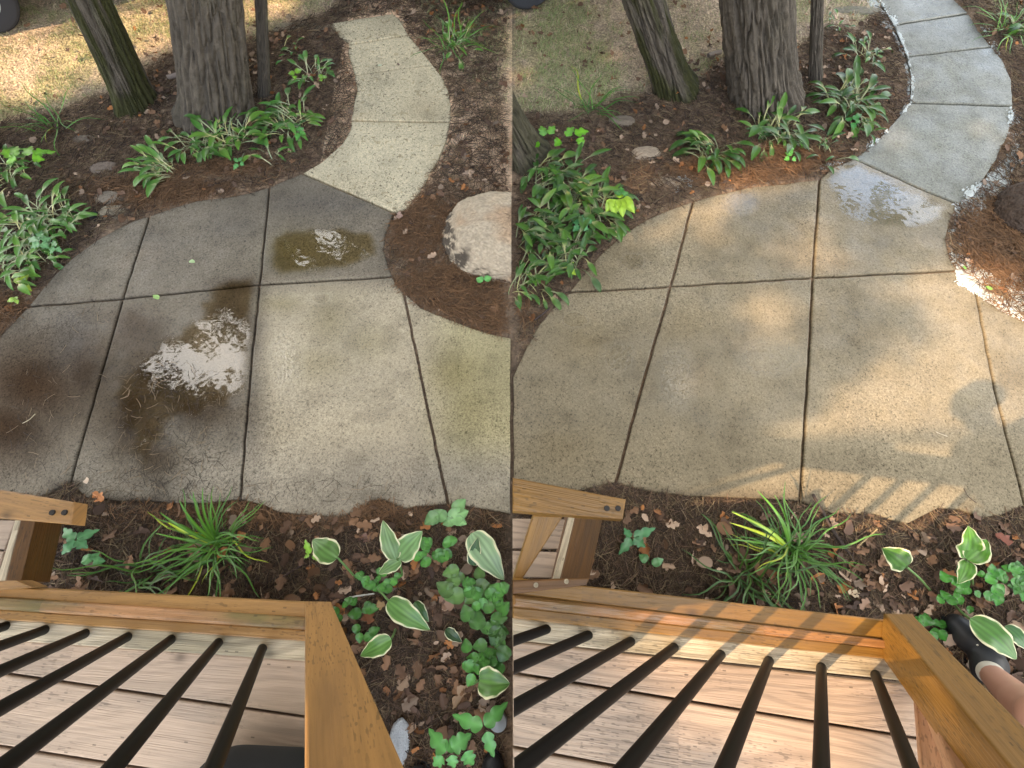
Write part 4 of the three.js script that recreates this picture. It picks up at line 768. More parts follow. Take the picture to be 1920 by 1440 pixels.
function needles(side) {
  const r = rng(side < 0 ? 51 : 52), list = [];
  for (let k = 0; k < 260000 && list.length < 60000; k++) {
    const x = side * (0.008 + 3.9 * r()), z = -4.0 + 4.9 * r();
    if (reg(x, z, 2) > 0.72 + 0.25 * r() * r() || reg(x, z, 0) > 0.5 * r() || panelAt(x, z) >= 0 && r() > 0.05) continue;
    const [px, py] = pix(x, 0.02, z); if (px < -80 || px > 2000 || py < -60 || py > 1480) continue;
    const hot = blobAt(NEEDLE_SPOTS, px, py), mulch = py > 900 ? 0.78 : 0.25;
    if (r() > 0.22 + mulch + hot) continue;
    const L = (0.035 + 0.05 * r()), y = Math.max(0.014, groundHeight(x, z)) + 0.004 + 0.02 * r() * (0.4 + hot);
    const m = new THREE.Matrix4().compose(V(x, y, z), new THREE.Quaternion().setFromEuler(new THREE.Euler((r() - 0.5) * 0.5, r() * 6.283, (r() - 0.5) * 1.2)), V(L * 0.62, L * 0.7, L));
    const q = 0.45 + 0.9 * r(), hue = r();
    const c = hot > 0.3 * r() ? RGB(0.23 * q, 0.125 * q, 0.06 * q) : hue < 0.45 ? RGB(0.16 * q, 0.098 * q, 0.06 * q) : hue < 0.76 ? RGB(0.07 * q, 0.045 * q, 0.032 * q) : RGB(0.25 * q, 0.18 * q, 0.10 * q);
    if (Math.abs(x) < 0.05 && Math.abs(x) < L * 0.5) continue;
    list.push([m, c]);
  }
  scatter('pine_needles', needleGeo, litterMat, list, side < 0 ? 'brown pine needles over the mulch of the left garden' : 'brown pine needles over the mulch of the right garden', 'pine needles');
}
needles(-1); needles(1);
// dead leaves
function deadLeaf(seed, lobed) {
  const r = rng(seed), n = lobed ? 60 : 22, s = new THREE.Shape();
  for (let i = 0; i <= n; i++) { const a = i / n * 6.283, q = lobed ? 0.40 + 0.60 * Math.pow(Math.abs(Math.cos(a * 3.5)), 0.8) : 1, x = Math.sin(a) * Math.abs(Math.sin(a / 2)) ** 0.5 * 0.40 * q * (0.9 + 0.2 * r()), y = -Math.cos(a) * 0.5 * (0.9 + 0.1 * q); i ? s.lineTo(x, y) : s.moveTo(x, y); }
  const g = new THREE.ShapeGeometry(s), p = g.attributes.position, c1 = 0.5 + r(), c2 = 0.3 + 0.5 * r();
  for (let i = 0; i < p.count; i++) { const x = p.getX(i), y = p.getY(i); p.setXYZ(i, x, c1 * x * x * 1.4 + c2 * y * y * 0.7 + 0.05 * Math.sin(9 * y + seed) + 0.06 * Math.sin(11 * x), y); }
  g.deleteAttribute('uv'); g.computeVertexNormals(); return g;
}
function deadLeaves(side, lobed, count, seed, label) {
  const r = rng(seed), list = [];
  for (let k = 0; k < 200000 && list.length < count; k++) {
    const x = side * (0.02 + 3.9 * r()), z = -4.2 + 5.2 * r(), w = panelAt(x, z);
    if (w >= 0) continue;
    const [px, py] = pix(x, 0.02, z); if (px < -80 || px > 2000 || py < -80 || py > 1500) continue;
    const near = py > 950 ? (lobed ? 0.07 : 0.008) : 0, lawn = reg(x, z, 0);
    const bed = blobAt([[760, 1120, 200, 120, 1], [860, 1290, 120, 120, 1], [430, 110, 120, 60, 0.9], [300, 200, 60, 60, 0.7], [560, 150, 90, 40, 0.6], [880, 330, 80, 80, 0.8], [860, 40, 120, 50, 0.8], [1600, 1110, 150, 70, 0.9], [1850, 1180, 120, 120, 0.9], [1340, 150, 80, 60, 0.8], [100, 1100, 300, 40, 0.4], [1560, 110, 90, 50, 0.6]], px, py);
    if (r() > 0.10 * (1 - 0.6 * lawn) + near + bed * (lobed ? 0.6 : 0.2)) continue;
    const s = (near ? 0.046 : 0.032) * (0.4 + 1.1 * r()), y = groundHeight(x, z) + 0.010 + 0.012 * r();
    const m = new THREE.Matrix4().compose(V(x, Math.max(0.02, y), z), new THREE.Quaternion().setFromEuler(new THREE.Euler((r() - 0.5) * 1.3, r() * 6.283, (r() - 0.5) * 1.3)), V(s, s, s));
    const q = 0.5 + 0.9 * r(), h = r();
    list.push([m, h < 0.42 ? RGB(0.19 * q, 0.10 * q, 0.05 * q) : h < 0.7 ? RGB(0.11 * q, 0.06 * q, 0.035 * q) : h < 0.9 ? RGB(0.36 * q, 0.25 * q, 0.17 * q) : RGB(0.30 * q, 0.12 * q, 0.035 * q)]);
  }
  scatter('leaf_litter', deadLeaf(seed, lobed), litterMat, list, label, 'dead leaves');
}
deadLeaves(-1, true, 1500, 61, 'curled brown oak leaves strewn over the left garden');
deadLeaves(-1, false, 320, 62, 'small oval dead leaves strewn over the left garden');
deadLeaves(1, true, 1200, 63, 'curled brown oak leaves strewn over the right garden');
deadLeaves(1, false, 260, 64, 'small oval dead leaves strewn over the right garden');
// thin turf
const bladeGeo = (() => { const g = ribbon([V(0, 0, 0), V(0, 0.5, 0.08), V(0, 0.85, 0.3), V(0, 1, 0.62)], t => 0.07 * Math.pow(1 - t, 0.6) + 0.004, () => [1, 1, 1], { across: [-1, 1], fold: 0 }); g.deleteAttribute('color'); return g; })();
function turf(side, label) {
  const r = rng(side < 0 ? 71 : 72), list = [];
  for (let k = 0; k < 400000 && list.length < 56000; k++) {
    const x = side * (0.02 + 4.2 * r()), z = -5 + 4.6 * r(), k1 = reg(x, z, 0) + 0.75 * reg(x, z, 1);
    if (k1 < 0.35 || panelAt(x, z) >= 0) continue;
    const n = fbm(x * 2.6 + 3, z * 2.6, 4), gr = smooth(0.36, 0.62, n);
    if (r() > (0.25 + 0.75 * gr) * k1 * smooth(0.3, 0.62, fbm(x * 9, z * 9, 2) + 0.12)) continue;
    const s = 0.012 + 0.016 * r(), q = 0.6 + 0.7 * r();
    const m = new THREE.Matrix4().compose(V(x, groundHeight(x, z) - 0.002, z), new THREE.Quaternion().setFromEuler(new THREE.Euler(1.0 * (r() - 0.2), r() * 6.283, 0.9 * (r() - 0.5), 'YXZ')), V(s * 0.9, s, s));
    list.push([m, r() < 0.35 + 0.4 * gr ? RGB(0.30 * q, 0.36 * q, 0.14 * q) : RGB(0.55 * q, 0.45 * q, 0.30 * q)]);
  }
  scatter('lawn_grass', bladeGeo, litterMat, list, label, 'grass');
}
turf(-1, 'short pale thin grass of the left lawn'); turf(1, 'short thin grass of the shaded right lawn');

// soap foam along the scrubbed walk
const foamGeo = new THREE.IcosahedronGeometry(1, 1);
const foamMat = new THREE.MeshPhysicalMaterial({ color: RGB(0.52, 0.55, 0.53), roughness: 0.4 });
{
  const r = rng(81), list = [];
  const bank = (P, widthPx, n, size) => {
    for (let k = 0; k < n; k++) {
      const s = r() * (P.length - 1), i = Math.min(P.length - 2, Math.floor(s)), u = s - i, g = (r() + r() + r() - 1.5) / 1.5;
      const x = lerp(P[i][0], P[i + 1][0], u) + g * widthPx, y = lerp(P[i][1], P[i + 1][1], u) + (r() + r() - 1) * widthPx * 0.8;
      const p = at(x, y, 0.024), w = fbm(p.x * 14 + 3, p.z * 14, 3); if (w < 0.36) continue;
      const q = size * 1.1 * (0.3 + 1.0 * r() * r()) * smooth(0.30, 0.52, w);
      p.y = Math.max(0.02, groundHeight(p.x, p.z), panelAt(p.x, p.z) >= 0 ? TOP + 0.004 : 0) + q * 0.15;
      list.push([new THREE.Matrix4().compose(p, new THREE.Quaternion().setFromEuler(new THREE.Euler(r(), r() * 6, r())), V(q * (0.8 + 0.6 * r()), q * 0.38, q * (0.8 + 0.6 * r()))), null]);
    }
  };
  bank([[1806, 398], [1822, 380], [1850, 362], [1880, 335]], 27, 10500, 0.0055);
  bank([[1850, 362], [1875, 330], [1905, 300]], 20, 3900, 0.005);
  bank([[1800, 400], [1786, 430], [1780, 462], [1790, 490]], 8, 1800, 0.0045);
  bank([[1794, 462], [1800, 490], [1808, 515]], 15, 5100, 0.005);
  bank([[1806, 516], [1835, 535], [1870, 552], [1905, 572], [1950, 598]], 25, 16500, 0.0058);
  bank([[1900, 540], [1940, 560], [1990, 600]], 22, 5400, 0.0055);
  bank([[1688, 214], [1704, 190], [1707, 150], [1698, 110], [1684, 72], [1674, 48]], 6, 2250, 0.0045);
  bank([[1600, 20], [1640, 8], [1660, 40], [1672, 46]], 15, 2100, 0.005);
  bank([[1660, 250], [1625, 276]], 6, 300, 0.005);
  bank([[1895, 215], [1905, 250], [1895, 300]], 17, 750, 0.006);
  bank([[1840, 55], [1862, 86], [1882, 112]], 7, 450, 0.005);
  bank([[1262, 348], [1290, 345]], 20, 450, 0.006);
  bank([[1530, 318], [1560, 308], [1590, 300]], 7, 240, 0.004);
  scatter('soap_foam', foamGeo, foamMat, list, 'white soap foam washed up along the edge of the clean walk', 'foam');
}
// single leaves, twigs and crumbs that can be pointed at
const litLeaf = (label, px, py, size, turn, col, h = 0.05, lobed = true, seed = 5) => { const m = single('fallen_leaf', deadLeaf(seed, lobed), new THREE.MeshStandardMaterial({ color: RGB(...col), roughness: 0.6, side: THREE.DoubleSide }), label, 'fallen leaf'); m.position.copy(at(px, py, h)); m.rotation.y = turn; m.scale.setScalar(size); return m; };
litLeaf('orange oak leaf where the grimy slabs meet the mulch', 186, 931, 0.062, 1.1, [0.52, 0.20, 0.06]);
litLeaf('pale oval leaf on the slab above the orange oak leaf', 164, 901, 0.028, 0.3, [0.68, 0.52, 0.38], 0.045, false, 6);
litLeaf('green leaf scrap on the joint of the grimy slabs', 293, 557, 0.036, 1.2, [0.34, 0.52, 0.16], 0.045, false, 7);
litLeaf('narrow green leaf scrap on the upper grimy slab', 360, 491, 0.03, 1.5, [0.45, 0.58, 0.28], 0.045, false, 8);
litLeaf('curled brown leaf at the corner where both left walks meet', 749, 404, 0.05, 0.2, [0.40, 0.26, 0.2], 0.05, true, 9);
litLeaf('dry oak leaf on the needles beside the pale boulder', 810, 480, 0.05, 2.1, [0.45, 0.30, 0.2], 0.05, true, 10);
litLeaf('rust red dead leaf below the long striped hosta, left bed', 690, 1150, 0.075, 0.5, [0.17, 0.06, 0.02], 0.06, true, 11);
litLeaf('tan folded dead leaf near the rust red leaf, left bed', 710, 1136, 0.05, 1.9, [0.36, 0.22, 0.09], 0.06, true, 12);
litLeaf('large tan dead oak leaf low in the left bed', 868, 1305, 0.1, 2.4, [0.36, 0.23, 0.13], 0.05, true, 13);
litLeaf('dead oak leaf beside the small half hidden hosta, left bed', 836, 1130, 0.07, 0.9, [0.28, 0.16, 0.10], 0.05, true, 14);
litLeaf('dead leaf left of the three leaved hosta, left bed', 682, 1008, 0.055, 1.6, [0.20, 0.11, 0.08], 0.05, true, 15);
litLeaf('bright green leaf lying on the foam', 1853, 541, 0.03, 0.9, [0.20, 0.42, 0.06], 0.05, false, 16);
litLeaf('small green leaf at the foam corner of the clean walk', 1808, 502, 0.02, 0.2, [0.20, 0.44, 0.08], 0.05, false, 17);
litLeaf('orange leaf at the mossy base of the leaning tree, right garden', 1268, 170, 0.06, 0.1, [0.45, 0.17, 0.05], 0.09, true, 18);
litLeaf('pale dead leaf low in the right bed', 1599, 1112, 0.045, 1.2, [0.50, 0.38, 0.24], 0.05, true, 19);
litLeaf('dead brown leaf group in front of the right board', 1620, 1133, 0.055, 2.2, [0.26, 0.15, 0.09], 0.05, true, 20);
litLeaf('red brown leaf pair at the upright hosta, right bed', 1880, 1010, 0.06, 0.8, [0.20, 0.06, 0.03], 0.06, true, 21);
litLeaf('green clover scrap on the dry path', 712, 123, 0.026, 1.5, [0.55, 0.58, 0.40], 0.045, false, 22);
litLeaf('brown leaf scrap on the dry path', 747, 121, 0.026, 0.6, [0.16, 0.09, 0.06], 0.045, true, 23);
function twig(label, pts, r0, col) {
  const c = new THREE.CatmullRomCurve3(pts.map(([x, y, h]) => at(x, y, h))), g = new THREE.TubeGeometry(c, 18, r0, 6, false), p = g.attributes.position;
  for (let i = 0; i < p.count; i++) p.setXYZ(i, p.getX(i) + 0.002 * (vn(i * 0.7, 3) - 0.5), p.getY(i), p.getZ(i) + 0.002 * (vn(i * 0.7, 9) - 0.5));
  single('twig', g, new THREE.MeshStandardMaterial({ color: RGB(...col), roughness: 0.9 }), label, 'twig');
}
twig('dark stick with a tan broken tip at the clean slab edge', [[1524, 927, 0.06], [1545, 965, 0.05], [1565, 1000, 0.04], [1590, 1035, 0.04], [1615, 1075, 0.03]], 0.006, [0.05, 0.035, 0.028]);
twig('thin tan stem lying across the mulch, right bed', [[1645, 992, 0.05], [1612, 1022, 0.05], [1600, 1036, 0.04]], 0.0028, [0.36, 0.27, 0.13]);
twig('thin orange stick lying in front of the largest left clump', [[355, 307, 0.04], [325, 328, 0.035], [294, 350, 0.03]], 0.0035, [0.26, 0.13, 0.06]);
twig('thin orange stick lying in front of the right clump', [[1366, 286, 0.04], [1340, 303, 0.035], [1312, 322, 0.03]], 0.0035, [0.34, 0.16, 0.07]);
twig('dark root curving over the left bed behind the hosta leaf', [[530, 1082, 0.035], [570, 1060, 0.04], [610, 1058, 0.04], [645, 1064, 0.035]], 0.0035, [0.07, 0.045, 0.04]);
twig('dark stick under the three leaved hosta, left bed', [[625, 1080, 0.03], [660, 1045, 0.04], [700, 1000, 0.04], [712, 985, 0.03]], 0.0065, [0.055, 0.045, 0.04]);
twig('fallen branch piece between the two left trees', [[314, 145, 0.05], [326, 142, 0.05], [338, 138, 0.05]], 0.014, [0.28, 0.22, 0.18]);
twig('fallen branch piece between the two right trees', [[1328, 104, 0.05], [1340, 100, 0.05], [1352, 97, 0.05]], 0.014, [0.26, 0.21, 0.17]);
twig('dark rod of wood right of the fallen branch, left garden', [[334, 184, 0.04], [346, 178, 0.05], [356, 174, 0.05]], 0.014, [0.07, 0.05, 0.045]);
twig('grey twig below the largest right clump', [[1002, 600, 0.05], [1016, 590, 0.05], [1031, 577, 0.04]], 0.004, [0.05, 0.035, 0.03]);
twig('bent straw on the wet slab at the left', [[42, 794, 0.042], [56, 786, 0.046], [66, 776, 0.042]], 0.0016, [0.5, 0.42, 0.28]);
twig('curved rootlet in the large muddy puddle', [[226, 748, 0.046], [240, 742, 0.05], [243, 731, 0.046]], 0.0016, [0.28, 0.19, 0.12]);
twig('straight straw on the shaded end of the clean slab', [[1755, 810, 0.042], [1765, 814, 0.045], [1776, 818, 0.042]], 0.0014, [0.55, 0.48, 0.36]);
twig('curved stem on the clean slab near the mulch', [[1807, 916, 0.042], [1815, 930, 0.045], [1831, 943, 0.042]], 0.0016, [0.10, 0.07, 0.05]);
twig('long straw over the dead leaves beside the left corner post', [[655, 1120, 0.06], [680, 1116, 0.07], [702, 1113, 0.06]], 0.003, [0.52, 0.48, 0.40]);
// dark crumbs and needles on the dry path
{
  const r = rng(87), list = [];
  for (let k = 0; k < 420; k++) {
    const px = 560 + 290 * r(), py = 40 + 360 * r(), p = at(px, py, TOP + 0.005); const w = panelAt(p.x, p.z); if (w < 7 || w > 10) continue;
    const L = 0.006 + 0.02 * r() * r();
    list.push([new THREE.Matrix4().compose(p, new THREE.Quaternion().setFromEuler(new THREE.Euler(0, r() * 6.283, 0)), V(0.05, 0.05, L)), RGB(0.10, 0.075, 0.05)]);
  }
  scatter('path_crumbs', needleGeo, litterMat, list, 'dark crumbs and needle bits on the dry pale path', 'crumbs');
  const l2 = [], r2 = rng(88);
  for (let k = 0; k < 2600 && l2.length < 900; k++) {
    const s = r2(), px = s < 0.6 ? 180 + 170 * (r2() + r2()) * 0.75 : s < 0.8 ? 100 + 750 * r2() : 20 + 180 * r2(), py = s < 0.6 ? 680 + 260 * r2() : s < 0.8 ? 900 + 40 * r2() : 560 + 340 * r2(), p = at(px, py, TOP + 0.006); if (panelAt(p.x, p.z) < 0) continue;
    const L = 0.02 + 0.035 * r2(), q = 0.6 + r2();
    l2.push([new THREE.Matrix4().compose(p, new THREE.Quaternion().setFromEuler(new THREE.Euler(0, r2() * 6.283, 0)), V(L * 0.7, L * 0.3, L)), r2() < 0.75 ? RGB(0.05 * q, 0.035 * q, 0.025 * q) : RGB(0.28 * q, 0.2 * q, 0.12 * q)]);
  }
  scatter('washed_needles', needleGeo, litterMat, l2, 'dark pine needles washed onto the grimy slabs', 'pine needles');
}
// ================================================================ DECKS AND RAILINGS
const grainTex = (seed, A3, B3, k, knots) => tex8(512, 1024, (i, j, o) => {
  const x = i / 512, y = j / 1024, w = fbm(x * 3 + seed, y * 2.2, 3), g = vn(i * 0.22 + 12 * w + seed, j * 0.012), f = vn(i * 0.9 + seed, j * 0.03), ring = Math.abs(Math.sin((x * 9 + 3.2 * w + seed) * 3.1416 * 2));
  const line = knots ? 1 - 0.22 * smooth(0.72, 0.98, ring) - 0.12 * smooth(0.75, 0.95, f) : 1 - 0.10 * smooth(0.6, 1, ring);
  const kx = x - 0.3 - 0.4 * hash2(seed, Math.floor(y * 2)), ky = (y * 2 - Math.floor(y * 2) - 0.5) * 2.2, knot = Math.exp(-(kx * kx * 900 + ky * ky * 220)), dirt = smooth(0.70, 0.84, vn(i * 0.35 + 7, j * 0.09)) * smooth(0.40, 0.65, fbm(x * 6, y * 5 + seed, 3));
  const q = (1 - k + k * 2 * (0.5 * g + 0.3 * f + 0.2 * hash2(i, j))) * line * (1 - 0.55 * knot) * (1 - 0.4 * dirt) * (hash2(i >> 2, (j >> 3) + seed * 7) > 0.9982 ? 0.5 : 1), m = smooth(0.35, 0.7, fbm(x * 5 + 30 + seed, y * 4, 4));
  for (let c = 0; c < 3; c++) o[c] = lerp(A3[c], B3[c], m) * q;
}, true, true);
const woodBump = tex8(512, 512, (i, j, o) => { o[0] = o[1] = o[2] = 0.6 * vn(i * 0.35, j * 0.012) + 0.4 * vn(i * 0.9, j * 0.05); }, false, true);
const wood = (map, rough, bump, o = {}) => new THREE.MeshPhysicalMaterial({ map, roughness: rough, bumpMap: woodBump, bumpScale: bump, ...o });
const ochreL = wood(grainTex(1, [0.36, 0.185, 0.055], [0.28, 0.145, 0.048], 0.16), 0.45, 0.001);
const ochreR = wood(grainTex(2, [0.25, 0.125, 0.022], [0.19, 0.095, 0.02], 0.16), 0.4, 0.001);
const mossy = wood(grainTex(3, [0.42, 0.21, 0.09], [0.17, 0.125, 0.045], 0.3), 0.4, 0.0015);
const wetMossy = wood(grainTex(4, [0.30, 0.14, 0.05], [0.13, 0.085, 0.03], 0.3), 0.22, 0.002);
const weathered = wood(grainTex(5, [0.50, 0.41, 0.28], [0.34, 0.28, 0.18], 0.25, true), 0.85, 0.0015);
const deckL = wood(grainTex(6, [0.46, 0.335, 0.24], [0.37, 0.275, 0.20], 0.12, false), 0.85, 0.001);
const deckR = wood(grainTex(7, [0.42, 0.305, 0.215], [0.33, 0.24, 0.17], 0.12, true), 0.6, 0.001);
const darkOchre = wood(grainTex(8, [0.12, 0.052, 0.011], [0.075, 0.034, 0.01], 0.3), 0.5, 0.001);
const pink = wood(grainTex(9, [0.50, 0.28, 0.15], [0.42, 0.22, 0.11], 0.12), 0.5, 0.001);
const black = new THREE.MeshPhysicalMaterial({ color: RGB(0.004, 0.004, 0.0045), roughness: 0.45, ior: 1.22 });
const boltMat = new THREE.MeshStandardMaterial({ color: RGB(0.015, 0.012, 0.01), roughness: 0.5, metalness: 0.3 });
// a board whose upper face has the four given corners, with chamfered edges
function board(c, thick, edge = 0.004, seed = 0) {
  const n = new THREE.Vector3().crossVectors(c[1].clone().sub(c[0]), c[3].clone().sub(c[0])).normalize(); if (n.y < 0) n.negate();
  const long = c[1].clone().sub(c[0]), wide = c[3].clone().sub(c[0]), ax = long.lengthSq() > wide.lengthSq() ? long : wide, ay = ax === long ? wide : long, L = ax.clone().normalize(), Wd = new THREE.Vector3().crossVectors(n, L).normalize();
  const mid = c.reduce((s, p) => s.add(p), V(0, 0, 0)).multiplyScalar(0.25);
  const inset = (d) => c.map((p, i) => { const a = c[(i + 1) % 4], b = c[(i + 3) % 4]; return p.clone().addScaledVector(a.clone().sub(p).normalize(), d).addScaledVector(b.clone().sub(p).normalize(), d); });
  const rings = [inset(edge), inset(edge * 0.3).map(p => p.addScaledVector(n, -edge * 0.3)), c.map(p => p.clone().addScaledVector(n, -edge)), c.map(p => p.clone().addScaledVector(n, -thick))];
  const pos = [], uv = [], put = (p, side) => { pos.push(p.x, p.y, p.z); const q = p.clone().sub(mid); uv.push((q.dot(Wd) + (side ? q.dot(n) : 0)) * 2.2 + seed * 0.37, q.dot(L) * 0.8 + seed * 0.61); };
  const quad = (a, b, d, e, s) => { for (const p of [a, b, d, a, d, e]) put(p, s); };
  const flip = new THREE.Vector3().crossVectors(c[1].clone().sub(c[0]), c[2].clone().sub(c[0])).dot(n) < 0;
  const Q = (a, b, d, e, s) => flip ? quad(e, d, b, a, s) : quad(a, b, d, e, s);
  Q(...rings[0], false);
  for (let r = 0; r < 3; r++) for (let i = 0; i < 4; i++) { const k = (i + 1) % 4; Q(rings[r][i], rings[r + 1][i], rings[r + 1][k], rings[r][k], true); }
  Q(rings[3][3], rings[3][2], rings[3][1], rings[3][0], false);
  const g = new THREE.BufferGeometry(); g.setAttribute('position', new THREE.Float32BufferAttribute(pos, 3)); g.setAttribute('uv', new THREE.Float32BufferAttribute(uv, 2)); g.computeVertexNormals();
  return g;
}
const pxBoard = (P, hs, thick, edge, seed) => board(P.map(([x, y], i) => at(x, y, Array.isArray(hs) ? hs[i] : hs)), thick, edge, seed);
let seedNo = 1;
function vpDir(x, y) { const d = V(-(x - 960) / FOCAL, 0, 0), b = (y - 720) / FOCAL; d.y = b * CP + SP; d.z = CP - b * SP; return d; }
function makeRailing(label, dir, bases, strips, posts, top) {
  const t = thing('deck_railing', label, 'railing');
  for (const [name, P, h, thick, edge, mat] of strips) part(name, pxBoard(P, h, thick, edge, seedNo++), mat, t);
  for (const [x, y] of bases) {
    const a = at(x, y, 0.452), b = a.clone().addScaledVector(dir, (top - 0.452) / dir.y), g = new THREE.TubeGeometry(new THREE.LineCurve3(a.clone().addScaledVector(dir, -0.01), b), 1, 0.0128, 16, false), p = g.attributes.position;
    if (a.x > 0) for (let i = 0; i < p.count; i++) if (p.getX(i) < 0.003) { const k = (0.003 - p.getX(i)) / dir.x; p.setXYZ(i, 0.003, p.getY(i) + dir.y * k, p.getZ(i) + dir.z * k); }   // sawn off at the seam
    part('baluster', g, black, t);
  }
  const s = (top - 0.452) / dir.y, e0 = at(bases[0][0], bases[0][1], 0.452).addScaledVector(dir, s), e1 = at(...bases[bases.length - 1], 0.452).addScaledVector(dir, s);
  const l = e1.clone().sub(e0).normalize(), w = V(-l.z, 0, l.x).multiplyScalar(0.05), A0 = e0.clone().addScaledVector(l, -0.08), A1 = e1.clone().addScaledVector(l, 0.1);
  part('top_rail', board([A0.clone(), A1.clone(), A1.clone().addScaledVector(w, 1.9), A0.clone().addScaledVector(w, 1.9)].map(p => p.setY(top + 0.045)), 0.045, 0.006, seedNo++), strips[0][5], t);
  for (const [name, P, hs, thick, mat] of posts) part(name, pxBoard(P, hs, thick, 0.005, seedNo++), mat, t);
  return t;
}
const lowL = (x, y0, y1) => lerp(y0, y1, (x + 60) / 635);
makeRailing('ochre deck railing with black round balusters and flat corner post, left deck', vpDir(579, 1003),
  [[-62, 1167], [14, 1173], [87, 1180], [162, 1187], [241, 1193], [322, 1198], [410, 1204], [492, 1215]],
  [['bottom_rail', [[-60, 1097], [580, 1130], [580, 1160], [-60, 1116]], 0.50, 0.05, 0.004, ochreL],
   ['rounded_trim', [[-60, 1116], [575, 1158], [575, 1182], [-60, 1140]], 0.512, 0.03, 0.010, mossy],
   ['inner_rail', [[-60, 1139], [575, 1181], [575, 1203], [-60, 1158]], 0.496, 0.045, 0.004, ochreL],
   ['nailer_board', [[-60, 1157], [575, 1201], [575, 1240], [-60, 1196]], 0.462, 0.03, 0.004, weathered]],
  [['corner_post', [[573, 1126], [621, 1127], [786, 1500], [573, 1500]], [0.52, 0.52, 1.12, 1.12], 0.09, ochreL]], 1.43);
makeRailing('ochre deck railing with black round balusters and slanting corner post, right deck', vpDir(1540, 1000),
  [[1027, 1179], [1105, 1190], [1184, 1202], [1265, 1213], [1352, 1226], [1442, 1238], [1540, 1250], [1641, 1264]],
  [['bottom_rail', [[962, 1083], [1662, 1162], [1692, 1203], [962, 1114]], 0.50, 0.05, 0.004, ochreR],
   ['rounded_trim', [[961, 1114], [1690, 1203], [1735, 1225], [961, 1138]], 0.512, 0.03, 0.010, wetMossy],
   ['inner_rail', [[961, 1137], [1732, 1224], [1760, 1247], [961, 1159]], 0.496, 0.045, 0.004, ochreR],
   ['nailer_board', [[961, 1158], [1757, 1246], [1785, 1286], [961, 1200]], 0.462, 0.03, 0.004, weathered]],
  [['corner_post', [[1657, 1149], [1709, 1150], [2010, 1450], [1905, 1450]], [0.53, 0.53, 0.98, 0.98], 0.12, ochreR],
   ['post_face', [[1705, 1236], [1740, 1236], [1900, 1455], [1792, 1455]], [0.50, 0.50, 0.84, 0.84], 0.04, pink],
   ['post_brace', [[1716, 1300], [1752, 1300], [1790, 1470], [1730, 1470]], [0.49, 0.49, 0.70, 0.70], 0.03, pink]], 1.35);

function makeDeck(label, mat, x0, x1, lines, side) {               // boards between lines [y at x0, y at x1]
  const t = thing('deck', label, 'deck'), r = rng(side + 9);
  for (let k = 0; k < lines.length - 1; k++) {
    const g = 2.6, P = [[x0, lines[k][0] + g], [x1, lines[k][1] + g], [x1, lines[k + 1][0 + 1] - g], [x0, lines[k + 1][0] - g]];
    part('deck_board', pxBoard(P, 0.43 + 0.002 * (k % 2), 0.03, 0.005, seedNo++), mat, t);
  }
  // the deck goes on behind, below the picture
  const z0 = at(x0, lines[lines.length - 1][0], 0.43).z + 0.06, xa = Math.min(at(x0, 1400, 0.43).x), xb = at(x1, 1400, 0.43).x;
  for (let k = 0; k < 8; k++) part('deck_board', board([V(xa, 0.43, z0 + 0.16 * k), V(xb, 0.43, z0 + 0.16 * k), V(xb, 0.43, z0 + 0.16 * k + 0.152), V(xa, 0.43, z0 + 0.16 * k + 0.152)], 0.03, 0.005, seedNo++), mat, t);
  const za = at((x0 + x1) / 2, 1200, 0.43).z, joist = [];
  part('joist_frame', board([V(xa + 0.05, 0.39, za), V(xb - 0.05, 0.39, za), V(xb - 0.05, 0.39, z0 + 1.2), V(xa + 0.05, 0.39, z0 + 1.2)], 0.36, 0.005, seedNo++), darkOchre, t);
  return t;
}
const LL = (a, s) => [a - s * 70, a + s * 575];
makeDeck('weathered grey plank deck below the left railing', deckL, -70, 575, [LL(1196, 0.07), LL(1262, 0.145), LL(1400, 0.155), LL(1560, 0.16)], 1);
const RR = (a, s) => [a, a + s * 780];
makeDeck('warm brown plank deck in broken sun below the right railing', deckR, 961.5, 1741.5, [RR(1199, 0.11), RR(1262, 0.162), RR(1401, 0.185), RR(1565, 0.19)], 2);

// stair ends at the left of each deck
{
  const s = thing('deck_stair', 'ochre stair end with bolted handrail and dark post, left deck', 'stair');
  part('tread_board', pxBoard([[-120, 972], [30, 976], [8, 1030], [-120, 1027]], 0.34, 0.03, 0.004, 3), deckL, s);
  part('tread_board', pxBoard([[-120, 1032], [7, 1034], [-8, 1092], [-120, 1090]], 0.34, 0.03, 0.004, 4), deckL, s);
  part('edge_strip', pxBoard([[28, 975], [38, 976], [8, 1092], [-8, 1092]], 0.36, 0.02, 0.003, 5), weathered, s);
  part('stringer', pxBoard([[38, 976], [92, 978], [66, 1094], [9, 1093]], [0.36, 0.20, 0.20, 0.36], 0.04, 0.003, 6), darkOchre, s);
  const h = part('handrail', pxBoard([[-60, 908], [138, 941], [132, 983], [-60, 966]], 0.60, 0.05, 0.004, 7), ochreL, s);
  for (const [x, y] of [[98, 961], [121, 961]]) { const b = part('bolt_hole', new THREE.CylinderGeometry(0.0075, 0.0085, 0.006, 14), boltMat, h); b.position.copy(at(x, y, 0.6015)); }
  part('sill_block', pxBoard([[-80, 1090], [30, 1088], [64, 1092], [62, 1101], [0, 1112], [-80, 1112]].filter((_, i) => i !== 2 && i !== 4), 0.53, 0.05, 0.004, 8), ochreL, s);
}
